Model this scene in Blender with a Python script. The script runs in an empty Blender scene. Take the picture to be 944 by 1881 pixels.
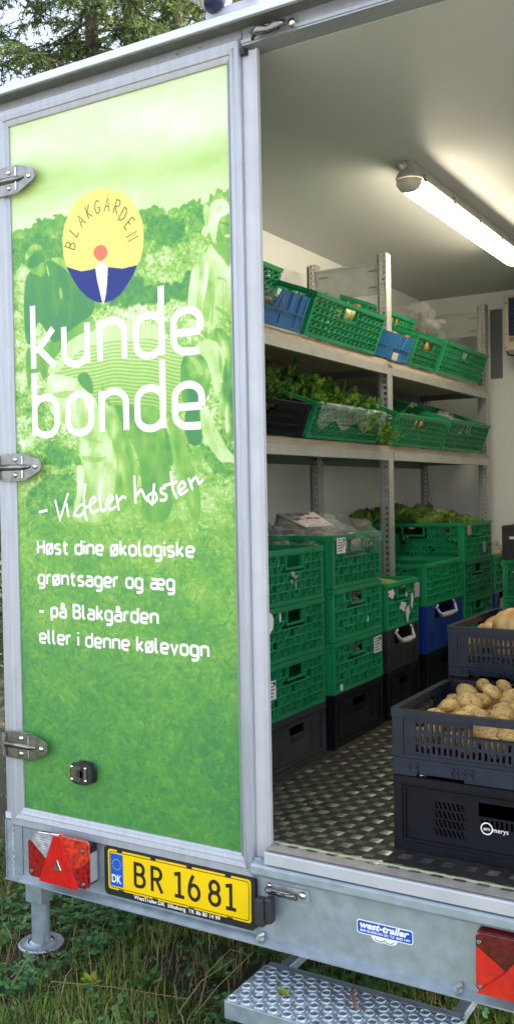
import bpy, math, random
import numpy as np
from mathutils import Vector, Matrix, noise as mnoise
random.seed(7)
rng = np.random.default_rng(7)
PI = math.pi
SC = bpy.context.scene
COL = SC.collection
rad = math.radians

# ------------------------------------------------------------------ camera, world, sun, exposure
cam_d = bpy.data.cameras.new('camera'); cam = bpy.data.objects.new('camera', cam_d); COL.objects.link(cam)
yaw, pitch, roll = .5373, -.0195, -.0179
fw = Vector((-math.sin(yaw)*math.cos(pitch), math.cos(yaw)*math.cos(pitch), math.sin(pitch)))
rt = Vector((math.cos(yaw), math.sin(yaw), 0)); up = rt.cross(fw)
r2 = math.cos(roll)*rt + math.sin(roll)*up; u2 = -math.sin(roll)*rt + math.cos(roll)*up
M = Matrix((r2, u2, -fw)).transposed().to_4x4(); M.translation = Vector((2.2057, -2.2211, .9916))
cam.matrix_world = M
cam_d.sensor_fit = 'VERTICAL'; cam_d.sensor_height = 24; cam_d.lens = 24*1751.3/1881
cam_d.clip_end = 500; cam_d.clip_start = .05
SC.camera = cam
SUN_EL, SUN_AZ = rad(42), rad(62)      # behind the trailer and to its right: the open end is in shade
w = bpy.data.worlds.new('World'); SC.world = w; w.use_nodes = True
nt = w.node_tree; bg = nt.nodes['Background']
sky = nt.nodes.new('ShaderNodeTexSky'); sky.sky_type = 'NISHITA'; sky.sun_disc = False
sky.sun_elevation = SUN_EL; sky.sun_rotation = SUN_AZ; sky.air_density = 1.0; sky.dust_density = 3.0; sky.ozone_density = 1.0
# broken thin white cloud over the clear sky
_tc = nt.nodes.new('ShaderNodeTexCoord'); _nz = nt.nodes.new('ShaderNodeTexNoise'); _nz.inputs['Scale'].default_value = 2.2; _nz.inputs['Detail'].default_value = 6
_mp = nt.nodes.new('ShaderNodeMapping'); _mp.inputs['Scale'].default_value = (1, 1, 2.2); nt.links.new(_tc.outputs['Generated'], _mp.inputs[0]); nt.links.new(_mp.outputs[0], _nz.inputs['Vector'])
_rp = nt.nodes.new('ShaderNodeMapRange'); _rp.inputs['From Min'].default_value = .36; _rp.inputs['From Max'].default_value = .56; _rp.inputs['To Min'].default_value = .35; _rp.inputs['To Max'].default_value = .9
nt.links.new(_nz.outputs['Fac'], _rp.inputs['Value'])
_bw = nt.nodes.new('ShaderNodeRGBToBW'); nt.links.new(sky.outputs[0], _bw.inputs[0])
_vm = nt.nodes.new('ShaderNodeVectorMath'); _vm.operation = 'SCALE'; _vm.inputs[0].default_value = (1.55, 1.62, 1.75); nt.links.new(_bw.outputs[0], _vm.inputs['Scale'])
_mx = nt.nodes.new('ShaderNodeMix'); _mx.data_type = 'RGBA'; nt.links.new(_rp.outputs[0], _mx.inputs['Factor']); nt.links.new(sky.outputs[0], _mx.inputs['A']); nt.links.new(_vm.outputs[0], _mx.inputs['B'])
nt.links.new(_mx.outputs['Result'], bg.inputs[0]); bg.inputs[1].default_value = .15
sd = bpy.data.lights.new('sun', 'SUN'); sd.energy = 4.2; sd.angle = rad(.6); sd.color = (1, .93, .82)
so = bpy.data.objects.new('sun', sd); COL.objects.link(so)
sdir = Vector((math.sin(SUN_AZ)*math.cos(SUN_EL), math.cos(SUN_AZ)*math.cos(SUN_EL), math.sin(SUN_EL)))
so.rotation_euler = sdir.to_track_quat('Z', 'Y').to_euler(); so.location = (0, 0, 12)
SC.view_settings.view_transform = 'Standard'; SC.view_settings.look = 'None'
SC.view_settings.exposure = 2.0; SC.view_settings.gamma = 1
SC.cycles.max_bounces = 8; SC.cycles.transparent_max_bounces = 16
SC.cycles.caustics_reflective = False; SC.cycles.caustics_refractive = False
SC.cycles.sample_clamp_indirect = 6
SC.cycles.use_denoising = True

# ------------------------------------------------------------------ materials
MATS = {}
def mat(name, col, rough=.5, metal=0, var=.0, scale=20, bump=0, bscale=60, col2=None, coat=0, spec=.5, trans=0, emis=None, estr=0,
        stretch=(1, 1, 1), alpha=1, dirt=0, dirtcol=(.05, .04, .03), objrand=0, sss=0, rvar=0):
    m = bpy.data.materials.new(name); m.use_nodes = True; MATS[name] = m
    n = m.node_tree.nodes; l = m.node_tree.links; b = n['Principled BSDF']
    b.inputs['Roughness'].default_value = rough; b.inputs['Metallic'].default_value = metal
    b.inputs['Specular IOR Level'].default_value = spec
    b.inputs['Coat Weight'].default_value = coat; b.inputs['Transmission Weight'].default_value = trans
    b.inputs['Alpha'].default_value = alpha
    c = (*col, 1); tc = n.new('ShaderNodeTexCoord'); mp = n.new('ShaderNodeMapping'); mp.inputs['Scale'].default_value = stretch
    l.new(tc.outputs['Object'], mp.inputs[0]); out = None
    if var or col2:
        t = n.new('ShaderNodeTexNoise'); t.inputs['Scale'].default_value = scale; t.inputs['Detail'].default_value = 6
        l.new(mp.outputs[0], t.inputs['Vector'])
        mx = n.new('ShaderNodeMix'); mx.data_type = 'RGBA'
        rmp = n.new('ShaderNodeValToRGB'); rmp.color_ramp.elements[0].position = .35; rmp.color_ramp.elements[1].position = .65
        l.new(t.outputs['Fac'], rmp.inputs[0]); l.new(rmp.outputs[0], mx.inputs['Factor'])
        a = tuple(x*(1-var) for x in col); d = col2 if col2 else tuple(min(1, x*(1+var)) for x in col)
        mx.inputs['A'].default_value = (*a, 1); mx.inputs['B'].default_value = (*d, 1); out = mx.outputs['Result']
        if rvar:
            mr = n.new('ShaderNodeMapRange'); mr.inputs['To Min'].default_value = rough-rvar; mr.inputs['To Max'].default_value = rough+rvar
            l.new(t.outputs['Fac'], mr.inputs['Value']); l.new(mr.outputs[0], b.inputs['Roughness'])
    if dirt:
        t = n.new('ShaderNodeTexNoise'); t.inputs['Scale'].default_value = 9; t.inputs['Detail'].default_value = 9; t.inputs['Roughness'].default_value = .75
        l.new(tc.outputs['Object'], t.inputs['Vector'])
        mr = n.new('ShaderNodeMapRange'); mr.inputs['From Min'].default_value = .5; mr.inputs['From Max'].default_value = .8
        mr.inputs['To Max'].default_value = dirt; l.new(t.outputs['Fac'], mr.inputs['Value'])
        mx = n.new('ShaderNodeMix'); mx.data_type = 'RGBA'; l.new(mr.outputs[0], mx.inputs['Factor'])
        if out: l.new(out, mx.inputs['A'])
        else: mx.inputs['A'].default_value = c
        mx.inputs['B'].default_value = (*dirtcol, 1); out = mx.outputs['Result']
    if objrand:
        oi = n.new('ShaderNodeObjectInfo'); hs = n.new('ShaderNodeHueSaturation')
        mr = n.new('ShaderNodeMapRange'); mr.inputs['To Min'].default_value = 1-objrand; mr.inputs['To Max'].default_value = 1+objrand
        l.new(oi.outputs['Random'], mr.inputs['Value']); l.new(mr.outputs[0], hs.inputs['Value'])
        if out: l.new(out, hs.inputs['Color'])
        else: hs.inputs['Color'].default_value = c
        out = hs.outputs['Color']
    if out: l.new(out, b.inputs['Base Color'])
    else: b.inputs['Base Color'].default_value = c
    if bump:
        t = n.new('ShaderNodeTexNoise'); t.inputs['Scale'].default_value = bscale; t.inputs['Detail'].default_value = 5
        l.new(mp.outputs[0], t.inputs['Vector']); bp = n.new('ShaderNodeBump'); bp.inputs['Strength'].default_value = bump; bp.inputs['Distance'].default_value = .01
        l.new(t.outputs['Fac'], bp.inputs['Height']); l.new(bp.outputs[0], b.inputs['Normal'])
    if emis: b.inputs['Emission Color'].default_value = (*emis, 1); b.inputs['Emission Strength'].default_value = estr
    if sss: b.inputs['Subsurface Weight'].default_value = sss; b.inputs['Subsurface Radius'].default_value = (.02, .01, .005)
    return m

def leafmat(name, c1, c2, rough=.5, tr=.35, scale=6):
    """two-sided leaf: diffuse plus translucency, colour varying through space"""
    m = bpy.data.materials.new(name); m.use_nodes = True; n = m.node_tree.nodes; l = m.node_tree.links
    b = n['Principled BSDF']; o = n['Material Output']; b.inputs['Roughness'].default_value = rough; b.inputs['Specular IOR Level'].default_value = .3
    g = n.new('ShaderNodeNewGeometry'); t = n.new('ShaderNodeTexNoise'); t.inputs['Scale'].default_value = scale; t.inputs['Detail'].default_value = 4
    l.new(g.outputs['Position'], t.inputs['Vector'])
    ad = n.new('ShaderNodeMath'); ad.operation = 'ADD'; l.new(t.outputs['Fac'], ad.inputs[0])
    mr0 = n.new('ShaderNodeMapRange'); mr0.inputs['To Min'].default_value = -.25; mr0.inputs['To Max'].default_value = .25
    l.new(g.outputs['Random Per Island'], mr0.inputs['Value']); l.new(mr0.outputs[0], ad.inputs[1])
    r = n.new('ShaderNodeValToRGB'); r.color_ramp.elements[0].position = .3; r.color_ramp.elements[1].position = .72
    r.color_ramp.elements[0].color = (*c1, 1); r.color_ramp.elements[1].color = (*c2, 1); l.new(ad.outputs[0], r.inputs[0])
    l.new(r.outputs[0], b.inputs['Base Color']); tl = n.new('ShaderNodeBsdfTranslucent'); l.new(r.outputs[0], tl.inputs[0])
    mx = n.new('ShaderNodeMixShader'); mx.inputs[0].default_value = tr; l.new(b.outputs[0], mx.inputs[1]); l.new(tl.outputs[0], mx.inputs[2]); l.new(mx.outputs[0], o.inputs['Surface'])
    return m

def clearmat(name, tint=(.9, .92, .92), mixf=.35, rough=.15, bump=.6, bscale=30):
    """thin clear film: mostly see-through, with glossy crumples"""
    m = bpy.data.materials.new(name); m.use_nodes = True; n = m.node_tree.nodes; l = m.node_tree.links
    b = n['Principled BSDF']; o = n['Material Output']; b.inputs['Base Color'].default_value = (*tint, 1); b.inputs['Roughness'].default_value = rough
    b.inputs['Specular IOR Level'].default_value = .9
    t = n.new('ShaderNodeTexNoise'); t.inputs['Scale'].default_value = bscale; t.inputs['Detail'].default_value = 4; t.inputs['Distortion'].default_value = 1.5
    tc = n.new('ShaderNodeTexCoord'); l.new(tc.outputs['Object'], t.inputs['Vector'])
    bp = n.new('ShaderNodeBump'); bp.inputs['Strength'].default_value = bump; bp.inputs['Distance'].default_value = .02
    l.new(t.outputs['Fac'], bp.inputs['Height']); l.new(bp.outputs[0], b.inputs['Normal'])
    tp = n.new('ShaderNodeBsdfTransparent'); mx = n.new('ShaderNodeMixShader')
    mr = n.new('ShaderNodeMapRange'); mr.inputs['From Min'].default_value = .35; mr.inputs['From Max'].default_value = .7
    mr.inputs['To Min'].default_value = mixf*.5; mr.inputs['To Max'].default_value = min(1, mixf*1.6); l.new(t.outputs['Fac'], mr.inputs['Value'])
    l.new(mr.outputs[0], mx.inputs[0]); l.new(tp.outputs[0], mx.inputs[1]); l.new(b.outputs[0], mx.inputs[2]); l.new(mx.outputs[0], o.inputs['Surface'])
    return m

alu = mat('brushed_aluminium', (.37, .40, .455), .42, .35, var=.07, scale=9, stretch=(8, 8, .6), rvar=.08, dirt=.32, dirtcol=(.24, .24, .23))
alu_light = mat('light_anodised_trim', (.46, .48, .53), .45, .2, var=.05, scale=12, dirt=.12, dirtcol=(.3, .3, .28))
roof_m = mat('roof_edge_paint', (.60, .70, .82), .35, .15, var=.04, scale=6, dirt=.2, dirtcol=(.3, .33, .33))
galv = mat('galvanised_steel', (.35, .42, .49), .42, .55, var=.10, scale=26, rvar=.10, bump=.03, bscale=160, dirt=.35, dirtcol=(.29, .32, .36))
galv_dull = mat('dull_zinc', (.42, .44, .46), .5, .5, var=.12, scale=30, rvar=.08, dirt=.3, dirtcol=(.2, .19, .17))
chrome = mat('stainless', (.62, .63, .64), .22, 1, var=.08, scale=25)
chrome_dark = mat('worn_stainless', (.20, .205, .20), .26, .95, var=.2, scale=30, rvar=.1)
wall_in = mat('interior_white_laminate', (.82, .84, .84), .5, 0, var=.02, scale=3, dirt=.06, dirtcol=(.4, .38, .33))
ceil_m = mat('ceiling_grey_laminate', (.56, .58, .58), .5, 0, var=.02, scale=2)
black_pl = mat('black_plastic', (.012, .013, .016), .45, 0, var=.2, scale=40, dirt=.25, dirtcol=(.05, .05, .05))
rubber = mat('black_rubber', (.02, .022, .026), .6, 0, var=.2, scale=50)
green_pl = mat('green_crate_plastic', (.003, .235, .085), .45, 0, var=.14, scale=8, dirt=.6, dirtcol=(.05, .15, .085), objrand=.24)
grey_pl = mat('charcoal_crate_plastic', (.010, .016, .031), .42, 0, var=.2, scale=14, dirt=.4, dirtcol=(.035, .036, .04), objrand=.15, spec=.28)
blk_cr = mat('black_crate_plastic', (.005, .006, .010), .5, 0, var=.2, scale=14, dirt=.25, dirtcol=(.012, .013, .016), spec=.16)
dk_grey_cr = mat('dusty_dark_crate_plastic', (.020, .022, .028), .5, 0, var=.2, scale=14, dirt=.5, dirtcol=(.06, .058, .055))
blue_pl = mat('deep_blue_crate_plastic', (.008, .035, .25), .35, 0, var=.15, scale=12)
ltblue_pl = mat('sky_blue_crate_plastic', (.03, .15, .36), .4, 0, var=.12, scale=12, dirt=.3, dirtcol=(.06, .12, .2))
handle_m = mat('grey_handle_plastic', (.36, .38, .40), .45)
board_m = mat('shelf_board', (.38, .32, .25), .55, 0, var=.12, scale=25, stretch=(1, .3, 1), dirt=.35, dirtcol=(.2, .16, .12))
rack_m = mat('rack_steel', (.46, .47, .46), .42, .6, var=.08, scale=20, rvar=.06)
rack_dark = mat('rack_steel_dark', (.16, .18, .19), .5, .5)
paper = mat('white_paper', (.72, .70, .74), .7, 0, var=.05, scale=60)
inkm = mat('black_ink', (.02, .02, .03), .6)
cardm = mat('card_sign', (.62, .54, .56), .7, 0, var=.04, scale=40)
cardside = mat('brown_cardboard', (.25, .16, .10), .8, 0, var=.1, scale=80)
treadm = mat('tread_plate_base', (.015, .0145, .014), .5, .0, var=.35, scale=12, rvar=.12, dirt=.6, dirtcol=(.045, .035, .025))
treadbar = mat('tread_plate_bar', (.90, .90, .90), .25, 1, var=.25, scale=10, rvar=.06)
whitepr = mat('white_print', (.86, .87, .86), .4)
yellowm = mat('plate_yellow', (.86, .58, .0), .35, 0, var=.02, scale=8)
blackpr = mat('black_print', (.012, .01, .008), .45)
euroblue = mat('euro_blue', (.005, .10, .55), .35)
stickerblue = mat('sticker_blue', (.004, .07, .50), .3)
red_l = mat('red_lens', (.55, .012, .010), .12, 0, coat=.6, var=.15, scale=40)
red_mid = mat('mid_red_lens', (.26, .008, .008), .12, 0, coat=.6, var=.4, scale=80)
red_dk = mat('dark_red_lens', (.10, .004, .006), .12, 0, coat=.6, var=.4, scale=60)
orange_l = mat('orange_red_lens', (.62, .05, .02), .12, 0, coat=.6, var=.25, scale=60)
white_l = mat('clear_ribbed_lens', (.60, .62, .66), .10, .5, coat=.8, var=.3, scale=50)
sill_top_m = mat('sill_top_tan', (.27, .26, .24), .6, .1, var=.12, scale=30, dirt=.4, dirtcol=(.16, .15, .12))
foam = mat('sealant', (.36, .38, .26), .9, 0, var=.15, scale=90, bump=.8, bscale=220)
lampbase = mat('lamp_base', (.42, .42, .40), .5)
lampend = mat('lamp_end_cap', (.62, .58, .50), .18, 0, coat=.4)
lamp_on = mat('lit_diffuser', (.9, .85, .7), .3, emis=(1, .86, .62), estr=10.0)
beige = mat('cooler_beige', (.62, .53, .42), .5, 0, var=.03)
louvre_m = mat('louvre_navy', (.012, .03, .08), .4)
floodblue = mat('floodlight_navy', (.02, .03, .09), .3, .1)
floodlens = mat('floodlight_ribbed', (.36, .34, .28), .3)
whitepl = mat('pale_bracket', (.55, .60, .72), .4)
potato_m = mat('potato_skin', (.52, .34, .11), .55, 0, var=.22, scale=28, dirt=.0, objrand=.22, bump=.25, bscale=90)
def add_spots(m, scale, thr, col):
    n = m.node_tree.nodes; l = m.node_tree.links; b = n['Principled BSDF']; src = b.inputs['Base Color'].links[0].from_socket
    tc = n.new('ShaderNodeTexCoord'); oi = n.new('ShaderNodeObjectInfo'); va = n.new('ShaderNodeVectorMath'); va.operation = 'ADD'
    l.new(tc.outputs['Object'], va.inputs[0]); l.new(oi.outputs['Random'], va.inputs[1])
    for s, th, c in ((scale, thr, col), (scale*.3, .60, tuple(x*1.8 for x in col))):
        t = n.new('ShaderNodeTexNoise'); t.inputs['Scale'].default_value = s; t.inputs['Detail'].default_value = 3; l.new(va.outputs[0], t.inputs['Vector'])
        mr = n.new('ShaderNodeMapRange'); mr.inputs['From Min'].default_value = th; mr.inputs['From Max'].default_value = th+.06; mr.inputs['To Max'].default_value = .8
        l.new(t.outputs['Fac'], mr.inputs['Value']); mx = n.new('ShaderNodeMix'); mx.data_type = 'RGBA'
        l.new(mr.outputs[0], mx.inputs['Factor']); l.new(src, mx.inputs['A']); mx.inputs['B'].default_value = (*c, 1); src = mx.outputs['Result']
    l.new(src, b.inputs['Base Color'])
add_spots(potato_m, 150, .565, (.12, .06, .022))
root_m = mat('swede_skin', (.62, .47, .20), .5, 0, col2=(.60, .22, .06), scale=34, stretch=(1, 1, .35), objrand=.1, dirt=.8, dirtcol=(.30, .26, .06))
onion_m = mat('onion_skin', (.36, .13, .04), .4, 0, var=.3, scale=30, objrand=.2)
film = clearmat('clear_film', mixf=.16, rough=.08, bump=1.0, bscale=16)
film_heavy = clearmat('crumpled_film', mixf=.22, rough=.1, bump=1.0, bscale=14)
celery_m = leafmat('celery_leaf', (.030, .10, .010), (.17, .32, .04), scale=14)
stalk_m = leafmat('celery_stalk', (.20, .34, .08), (.32, .46, .14), scale=9, tr=.2)
lettuce_m = leafmat('lettuce_leaf', (.10, .22, .04), (.36, .48, .12), scale=16, tr=.35)
pale_leaf_m = leafmat('pale_cabbage', (.45, .42, .18), (.62, .60, .36), scale=20, tr=.2)

# ------------------------------------------------------------------ mesh helpers
class MB:
    def __init__(s): s.v = []; s.f = []; s.mi = []; s.cur = 0
    def add(s, vs, fs):
        b = len(s.v); s.v.extend(vs)
        for f in fs: s.f.append(tuple(i+b for i in f)); s.mi.append(s.cur)
    def box(s, x0, x1, y0, y1, z0, z1):
        s.add([(x0,y0,z0),(x1,y0,z0),(x1,y1,z0),(x0,y1,z0),(x0,y0,z1),(x1,y0,z1),(x1,y1,z1),(x0,y1,z1)],
              [(0,3,2,1),(4,5,6,7),(0,1,5,4),(1,2,6,5),(2,3,7,6),(3,0,4,7)])
    def prism(s, poly, ax, a, b):
        """poly of 2-D points (other two axes, in order), extruded along ax from a to b"""
        n = len(poly); o = [i for i in range(3) if i != ax]; vs = []
        for t in (a, b):
            for p in poly:
                q = [0, 0, 0]; q[ax] = t; q[o[0]] = p[0]; q[o[1]] = p[1]; vs.append(tuple(q))
        s.add(vs, [tuple(range(n)), tuple(range(2*n-1, n-1, -1))]+[(i, (i+1) % n, n+(i+1) % n, n+i) for i in range(n)])
    def cyl(s, c, ax, r, a, b, n=16, r2=None):
        r2 = r if r2 is None else r2; o = [i for i in range(3) if i != ax]; vs = []
        for t, rr in ((a, r), (b, r2)):
            for k in range(n):
                q = [0, 0, 0]; q[ax] = t; q[o[0]] = c[0]+rr*math.cos(2*PI*k/n); q[o[1]] = c[1]+rr*math.sin(2*PI*k/n); vs.append(tuple(q))
        s.add(vs, [tuple(range(n)), tuple(range(2*n-1, n-1, -1))]+[(i, (i+1) % n, n+(i+1) % n, n+i) for i in range(n)])
    def tube(s, pts, r, n=6, caps=True):
        pts = [Vector(p) for p in pts]; m = len(pts); rs = [float(q) for q in r] if isinstance(r, (list, tuple)) else [r]*m; vs = []
        for i, p in enumerate(pts):
            d = (pts[min(i+1, m-1)]-pts[max(i-1, 0)]).normalized(); a = d.cross(Vector((0, 0, 1)))
            if a.length < .1: a = d.cross(Vector((1, 0, 0)))
            a.normalize(); b = d.cross(a)
            for k in range(n): vs.append(tuple(p+rs[i]*(math.cos(2*PI*k/n)*a+math.sin(2*PI*k/n)*b)))
        fs = [(i*n+k, i*n+(k+1) % n, (i+1)*n+(k+1) % n, (i+1)*n+k) for i in range(m-1) for k in range(n)]
        if caps: fs += [tuple(range(n-1, -1, -1)), tuple(range((m-1)*n, m*n))]
        s.add(vs, fs)
    def lathe(s, c, prof, n=16, ax=2):
        """prof: (radius, height) rings about axis ax through c"""
        vs = []; o = [i for i in range(3) if i != ax]
        for r, h in prof:
            for k in range(n):
                q = [0, 0, 0]; q[ax] = c[ax]+h; q[o[0]] = c[o[0]]+r*math.cos(2*PI*k/n); q[o[1]] = c[o[1]]+r*math.sin(2*PI*k/n); vs.append(tuple(q))
        s.add(vs, [(i*n+k, i*n+(k+1) % n, (i+1)*n+(k+1) % n, (i+1)*n+k) for i in range(len(prof)-1) for k in range(n)])
    def ribbon(s, pts, wd, y, closed=False):
        """flat stroke of width wd in the x-z plane at depth y"""
        P = [Vector(p) for p in pts]; m = len(P); L = []; R_ = []
        for i in range(m):
            a = P[(i-1) % m] if (closed or i) else P[i]; b = P[(i+1) % m] if (closed or i < m-1) else P[i]
            d1 = (P[i]-a); d2 = (b-P[i])
            if d1.length < 1e-9: d1 = d2
            if d2.length < 1e-9: d2 = d1
            d1 = d1.normalized(); d2 = d2.normalized(); t = (d1+d2)
            if t.length < 1e-6: t = d1
            t.normalize(); nn = Vector((-t.y, t.x)); k = wd/2/max(.5, abs(nn.dot(Vector((-d1.y, d1.x)))))
            L.append(P[i]+nn*k); R_.append(P[i]-nn*k)
        vs = [(p.x, y-.000003*i, p.y) for i, p in enumerate(L)]+[(p.x, y-.000003*i, p.y) for i, p in enumerate(R_)]
        s.add(vs, [(i, (i+1) % m, m+(i+1) % m, m+i) for i in range(m if closed else m-1)])
    def mesh(s, name, mats, smooth=False):
        me = bpy.data.meshes.new(name); me.from_pydata(s.v, [], s.f)
        for x in (mats if isinstance(mats, (list, tuple)) else [mats]): me.materials.append(x)
        if any(s.mi): me.polygons.foreach_set('material_index', s.mi)
        if smooth: me.polygons.foreach_set('use_smooth', [True]*len(me.polygons))
        me.update(); return me
    def build(s, name, mats, parent=None, smooth=False, bevel=0, loc=None, rot=None):
        return link(name, s.mesh(name, mats, smooth), parent, bevel, loc, rot)
def link(name, me, parent=None, bevel=0, loc=None, rot=None):
    o = bpy.data.objects.new(name, me); COL.objects.link(o); o.parent = parent
    if loc is not None: o.location = loc
    if rot is not None: o.rotation_euler = rot
    if bevel:
        b = o.modifiers.new('bevel', 'BEVEL'); b.width = bevel; b.segments = 2; b.limit_method = 'ANGLE'; b.angle_limit = rad(40); b.harden_normals = False
    return o
def bx(name, m, parent, x0, x1, y0, y1, z0, z1, bevel=0):
    b = MB(); b.box(x0, x1, y0, y1, z0, z1); return b.build(name, m, parent, bevel=bevel)
def empty(name, loc=(0, 0, 0), rot=(0, 0, 0)):
    o = bpy.data.objects.new(name, None); COL.objects.link(o); o.location = loc; o.rotation_euler = rot; o.empty_display_size = .05; return o
ORD = ['first', 'second', 'third', 'fourth', 'fifth', 'sixth', 'seventh', 'eighth', 'ninth', 'tenth', 'eleventh', 'twelfth', 'thirteenth', 'fourteenth', 'fifteenth', 'sixteenth', 'seventeenth', 'eighteenth', 'nineteenth', 'twentieth']
def tag(o, label, cat, group=None):
    o['label'] = label; o['category'] = cat
    if group: o['group'] = group
    return o
def npmesh(name, V, F, mats, mi=None, smooth=False):
    """V (n,3), F (m,k) numpy arrays -> mesh, fast"""
    me = bpy.data.meshes.new(name); k = F.shape[1]
    me.vertices.add(len(V)); me.vertices.foreach_set('co', np.ascontiguousarray(V, dtype=np.float32).ravel())
    me.loops.add(F.size); me.loops.foreach_set('vertex_index', np.ascontiguousarray(F, dtype=np.int32).ravel())
    me.polygons.add(len(F)); me.polygons.foreach_set('loop_start', np.arange(0, F.size, k, dtype=np.int32))
    for x in (mats if isinstance(mats, (list, tuple)) else [mats]): me.materials.append(x)
    if mi is not None: me.polygons.foreach_set('material_index', np.asarray(mi, dtype=np.int32))
    if smooth: me.polygons.foreach_set('use_smooth', np.ones(len(F), dtype=bool))
    me.update(calc_edges=True); return me
def text_obj(name, body, size, m, parent, loc, rot=(PI/2, 0, 0), sx=1, bold=0, shear=0, fit=None, depth=.0004):
    cu = bpy.data.curves.new(name, 'FONT'); cu.body = body; cu.size = size; cu.extrude = depth; cu.offset = bold; cu.shear = shear; cu.resolution_u = 3
    tmp = bpy.data.objects.new('tmp', cu); COL.objects.link(tmp); bpy.context.view_layer.update()
    me = bpy.data.meshes.new_from_object(tmp.evaluated_get(bpy.context.evaluated_depsgraph_get()))
    bpy.data.objects.remove(tmp); me.name = name; me.materials.clear(); me.materials.append(m)
    o = link(name, me, parent, 0, loc, rot)
    if fit:
        xs = [v.co.x for v in me.vertices]; x0, x1 = min(xs), max(xs); sx = fit/(x1-x0)
        for v in me.vertices: v.co.x = (v.co.x-x0)*sx
    elif sx != 1:
        for v in me.vertices: v.co.x *= sx
    return o

# ------------------------------------------------------------------ stroke lettering
def arc(cx, cz, rx, rz, a0, a1, n=6): return [(cx+rx*math.cos(rad(a0+(a1-a0)*i/n)), cz+rz*math.sin(rad(a0+(a1-a0)*i/n))) for i in range(n+1)]
def G(W=.62, r=.26):
    """square-round sans glyphs on an x-height of 1: name -> (strokes, closed flags, advance width)"""
    O = arc(W-r, 1-r, r, r, 0, 90)+arc(r, 1-r, r, r, 90, 180)+arc(r, r, r, r, 180, 270)+arc(W-r, r, r, r, 270, 360)
    d = {}
    d['o'] = ([O], [1], W); d['ø'] = ([O, [(-.04, -.16), (W+.04, 1.16)]], [1, 0], W)
    N = [(0, .68)]+arc(r, 1-r, r, r, 180, 90)+arc(W-r, 1-r, r, r, 90, 0)+[(W, 0)]
    d['n'] = ([[(0, 0), (0, 1.03)], N], [0, 0], W); d['u'] = ([[(W, 0), (W, 1.03)], [(W-x, 1-z) for x, z in N]], [0, 0], W)
    d['d'] = ([O, [(W, -.01), (W, 1.5)]], [1, 0], W); d['b'] = ([O, [(0, -.01), (0, 1.5)]], [1, 0], W)
    d['p'] = ([O, [(0, -.45), (0, 1.0)]], [1, 0], W)
    d['g'] = ([O, [(W, 1.0)]+[(W, -.2)]+arc(W-r, -.2, r, .26, 0, -90)+[(.06, -.46)]], [1, 0], W)
    d['e'] = ([[(W-.03, 0)]+arc(r, r, r, r, 270, 180)+arc(r, 1-r, r, r, 180, 90)+arc(W-r, 1-r, r, r, 90, 0)+[(W, .47)], [(W, .47), (.0, .47)]], [0, 0], W)
    d['a'] = ([[(.05, 1)]+arc(W-r, 1-r, r, r, 90, 0)+[(W, 0)], [(W, .58), (.22, .58)]+arc(.2, .29, .2, .29, 90, 270)+[(W, 0)]], [0, 0], W)
    d['å'] = (d['a'][0]+[arc(W/2, 1.36, .12, .13, 0, 330, 8)], [0, 0, 1], W)
    d['æ'] = (d['a'][0]+[[(x+W, z) for x, z in e_] for e_ in d['e'][0]], [0, 0, 0, 0], 2*W)
    d['s'] = ([[(W*.86, 1), (.2, 1), (.05, .93), (0, .76), (.05, .6), (.16, .54), (W*.6, .47), (W*.82, .4), (W*.88, .25), (W*.82, .07), (W*.65, 0), (0, 0)]], [0], W*.88)
    d['t'] = ([[(.16, 1.36), (.16, .22), (.22, .06), (.36, 0), (.46, 0)], [(-.02, 1), (.46, 1)]], [0, 0], .46)
    d['l'] = ([[(0, 1.5), (0, .2), (.06, .05), (.2, 0)]], [0], .22); d['i'] = ([[(0, 0), (0, 1)], [(0, 1.28), (0, 1.46)]], [0, 0], .0)
    d['k'] = ([[(0, 0), (0, 1.5)], [(.0, .5), (.14, .5), (.5, 1)], [(.14, .5), (.54, 0)]], [0, 0, 0], .54)
    d['r'] = ([[(0, 0), (0, 1.03)], [(0, .68)]+arc(.24, .74, .24, .26, 180, 90)+[(.4, 1)]], [0, 0], .38)
    d['v'] = ([[(0, 1), (.29, 0), (.58, 1)]], [0], .58)
    d['H'] = ([[(0, 0), (0, 1.42)], [(.66, 0), (.66, 1.42)], [(0, .72), (.66, .72)]], [0, 0, 0], .66)
    d['B'] = ([[(0, 0), (0, 1.42), (.4, 1.42)]+arc(.42, 1.09, .2, .33, 90, -90, 5)+[(0, .76)], [(.42, .76)]+arc(.44, .38, .22, .38, 90, -90, 5)+[(0, 0)]], [0, 0], .66)
    d['–'] = ([[(0, .5), (.52, .5)]], [0], .52); d[' '] = ([], [], .18)
    return d
GL = G()
def stroke_text(mb, s, x0, x1, z, xh, wd, y):
    """lay s out between x0 and x1 (ink edges) on baseline z"""
    gap = .29; tot = sum(GL[c][2] for c in s)+gap*(len(s)-1); k = (x1-x0-wd)/tot if tot > 1e-6 else .03; x = x0+wd/2; q = 0
    for c in s:
        st, cl, adv = GL[c]
        for p, c_ in zip(st, cl):
            mb.ribbon([(x+a*k, z+wd/2+b*(xh-wd)) for a, b in p], wd, y-.00001*(q % 7), closed=bool(c_)); q += 1
        x += (adv+gap)*k

# ================================================================== TRAILER
TR = empty('market_trailer', (0, 0, 0))
tag(TR, 'silver refrigerated market trailer with a green printed door and open stocked interior', 'trailer')
ZF = .037          # floor level inside
YB, XR, ZC = 3.57, 1.86, 2.197
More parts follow.
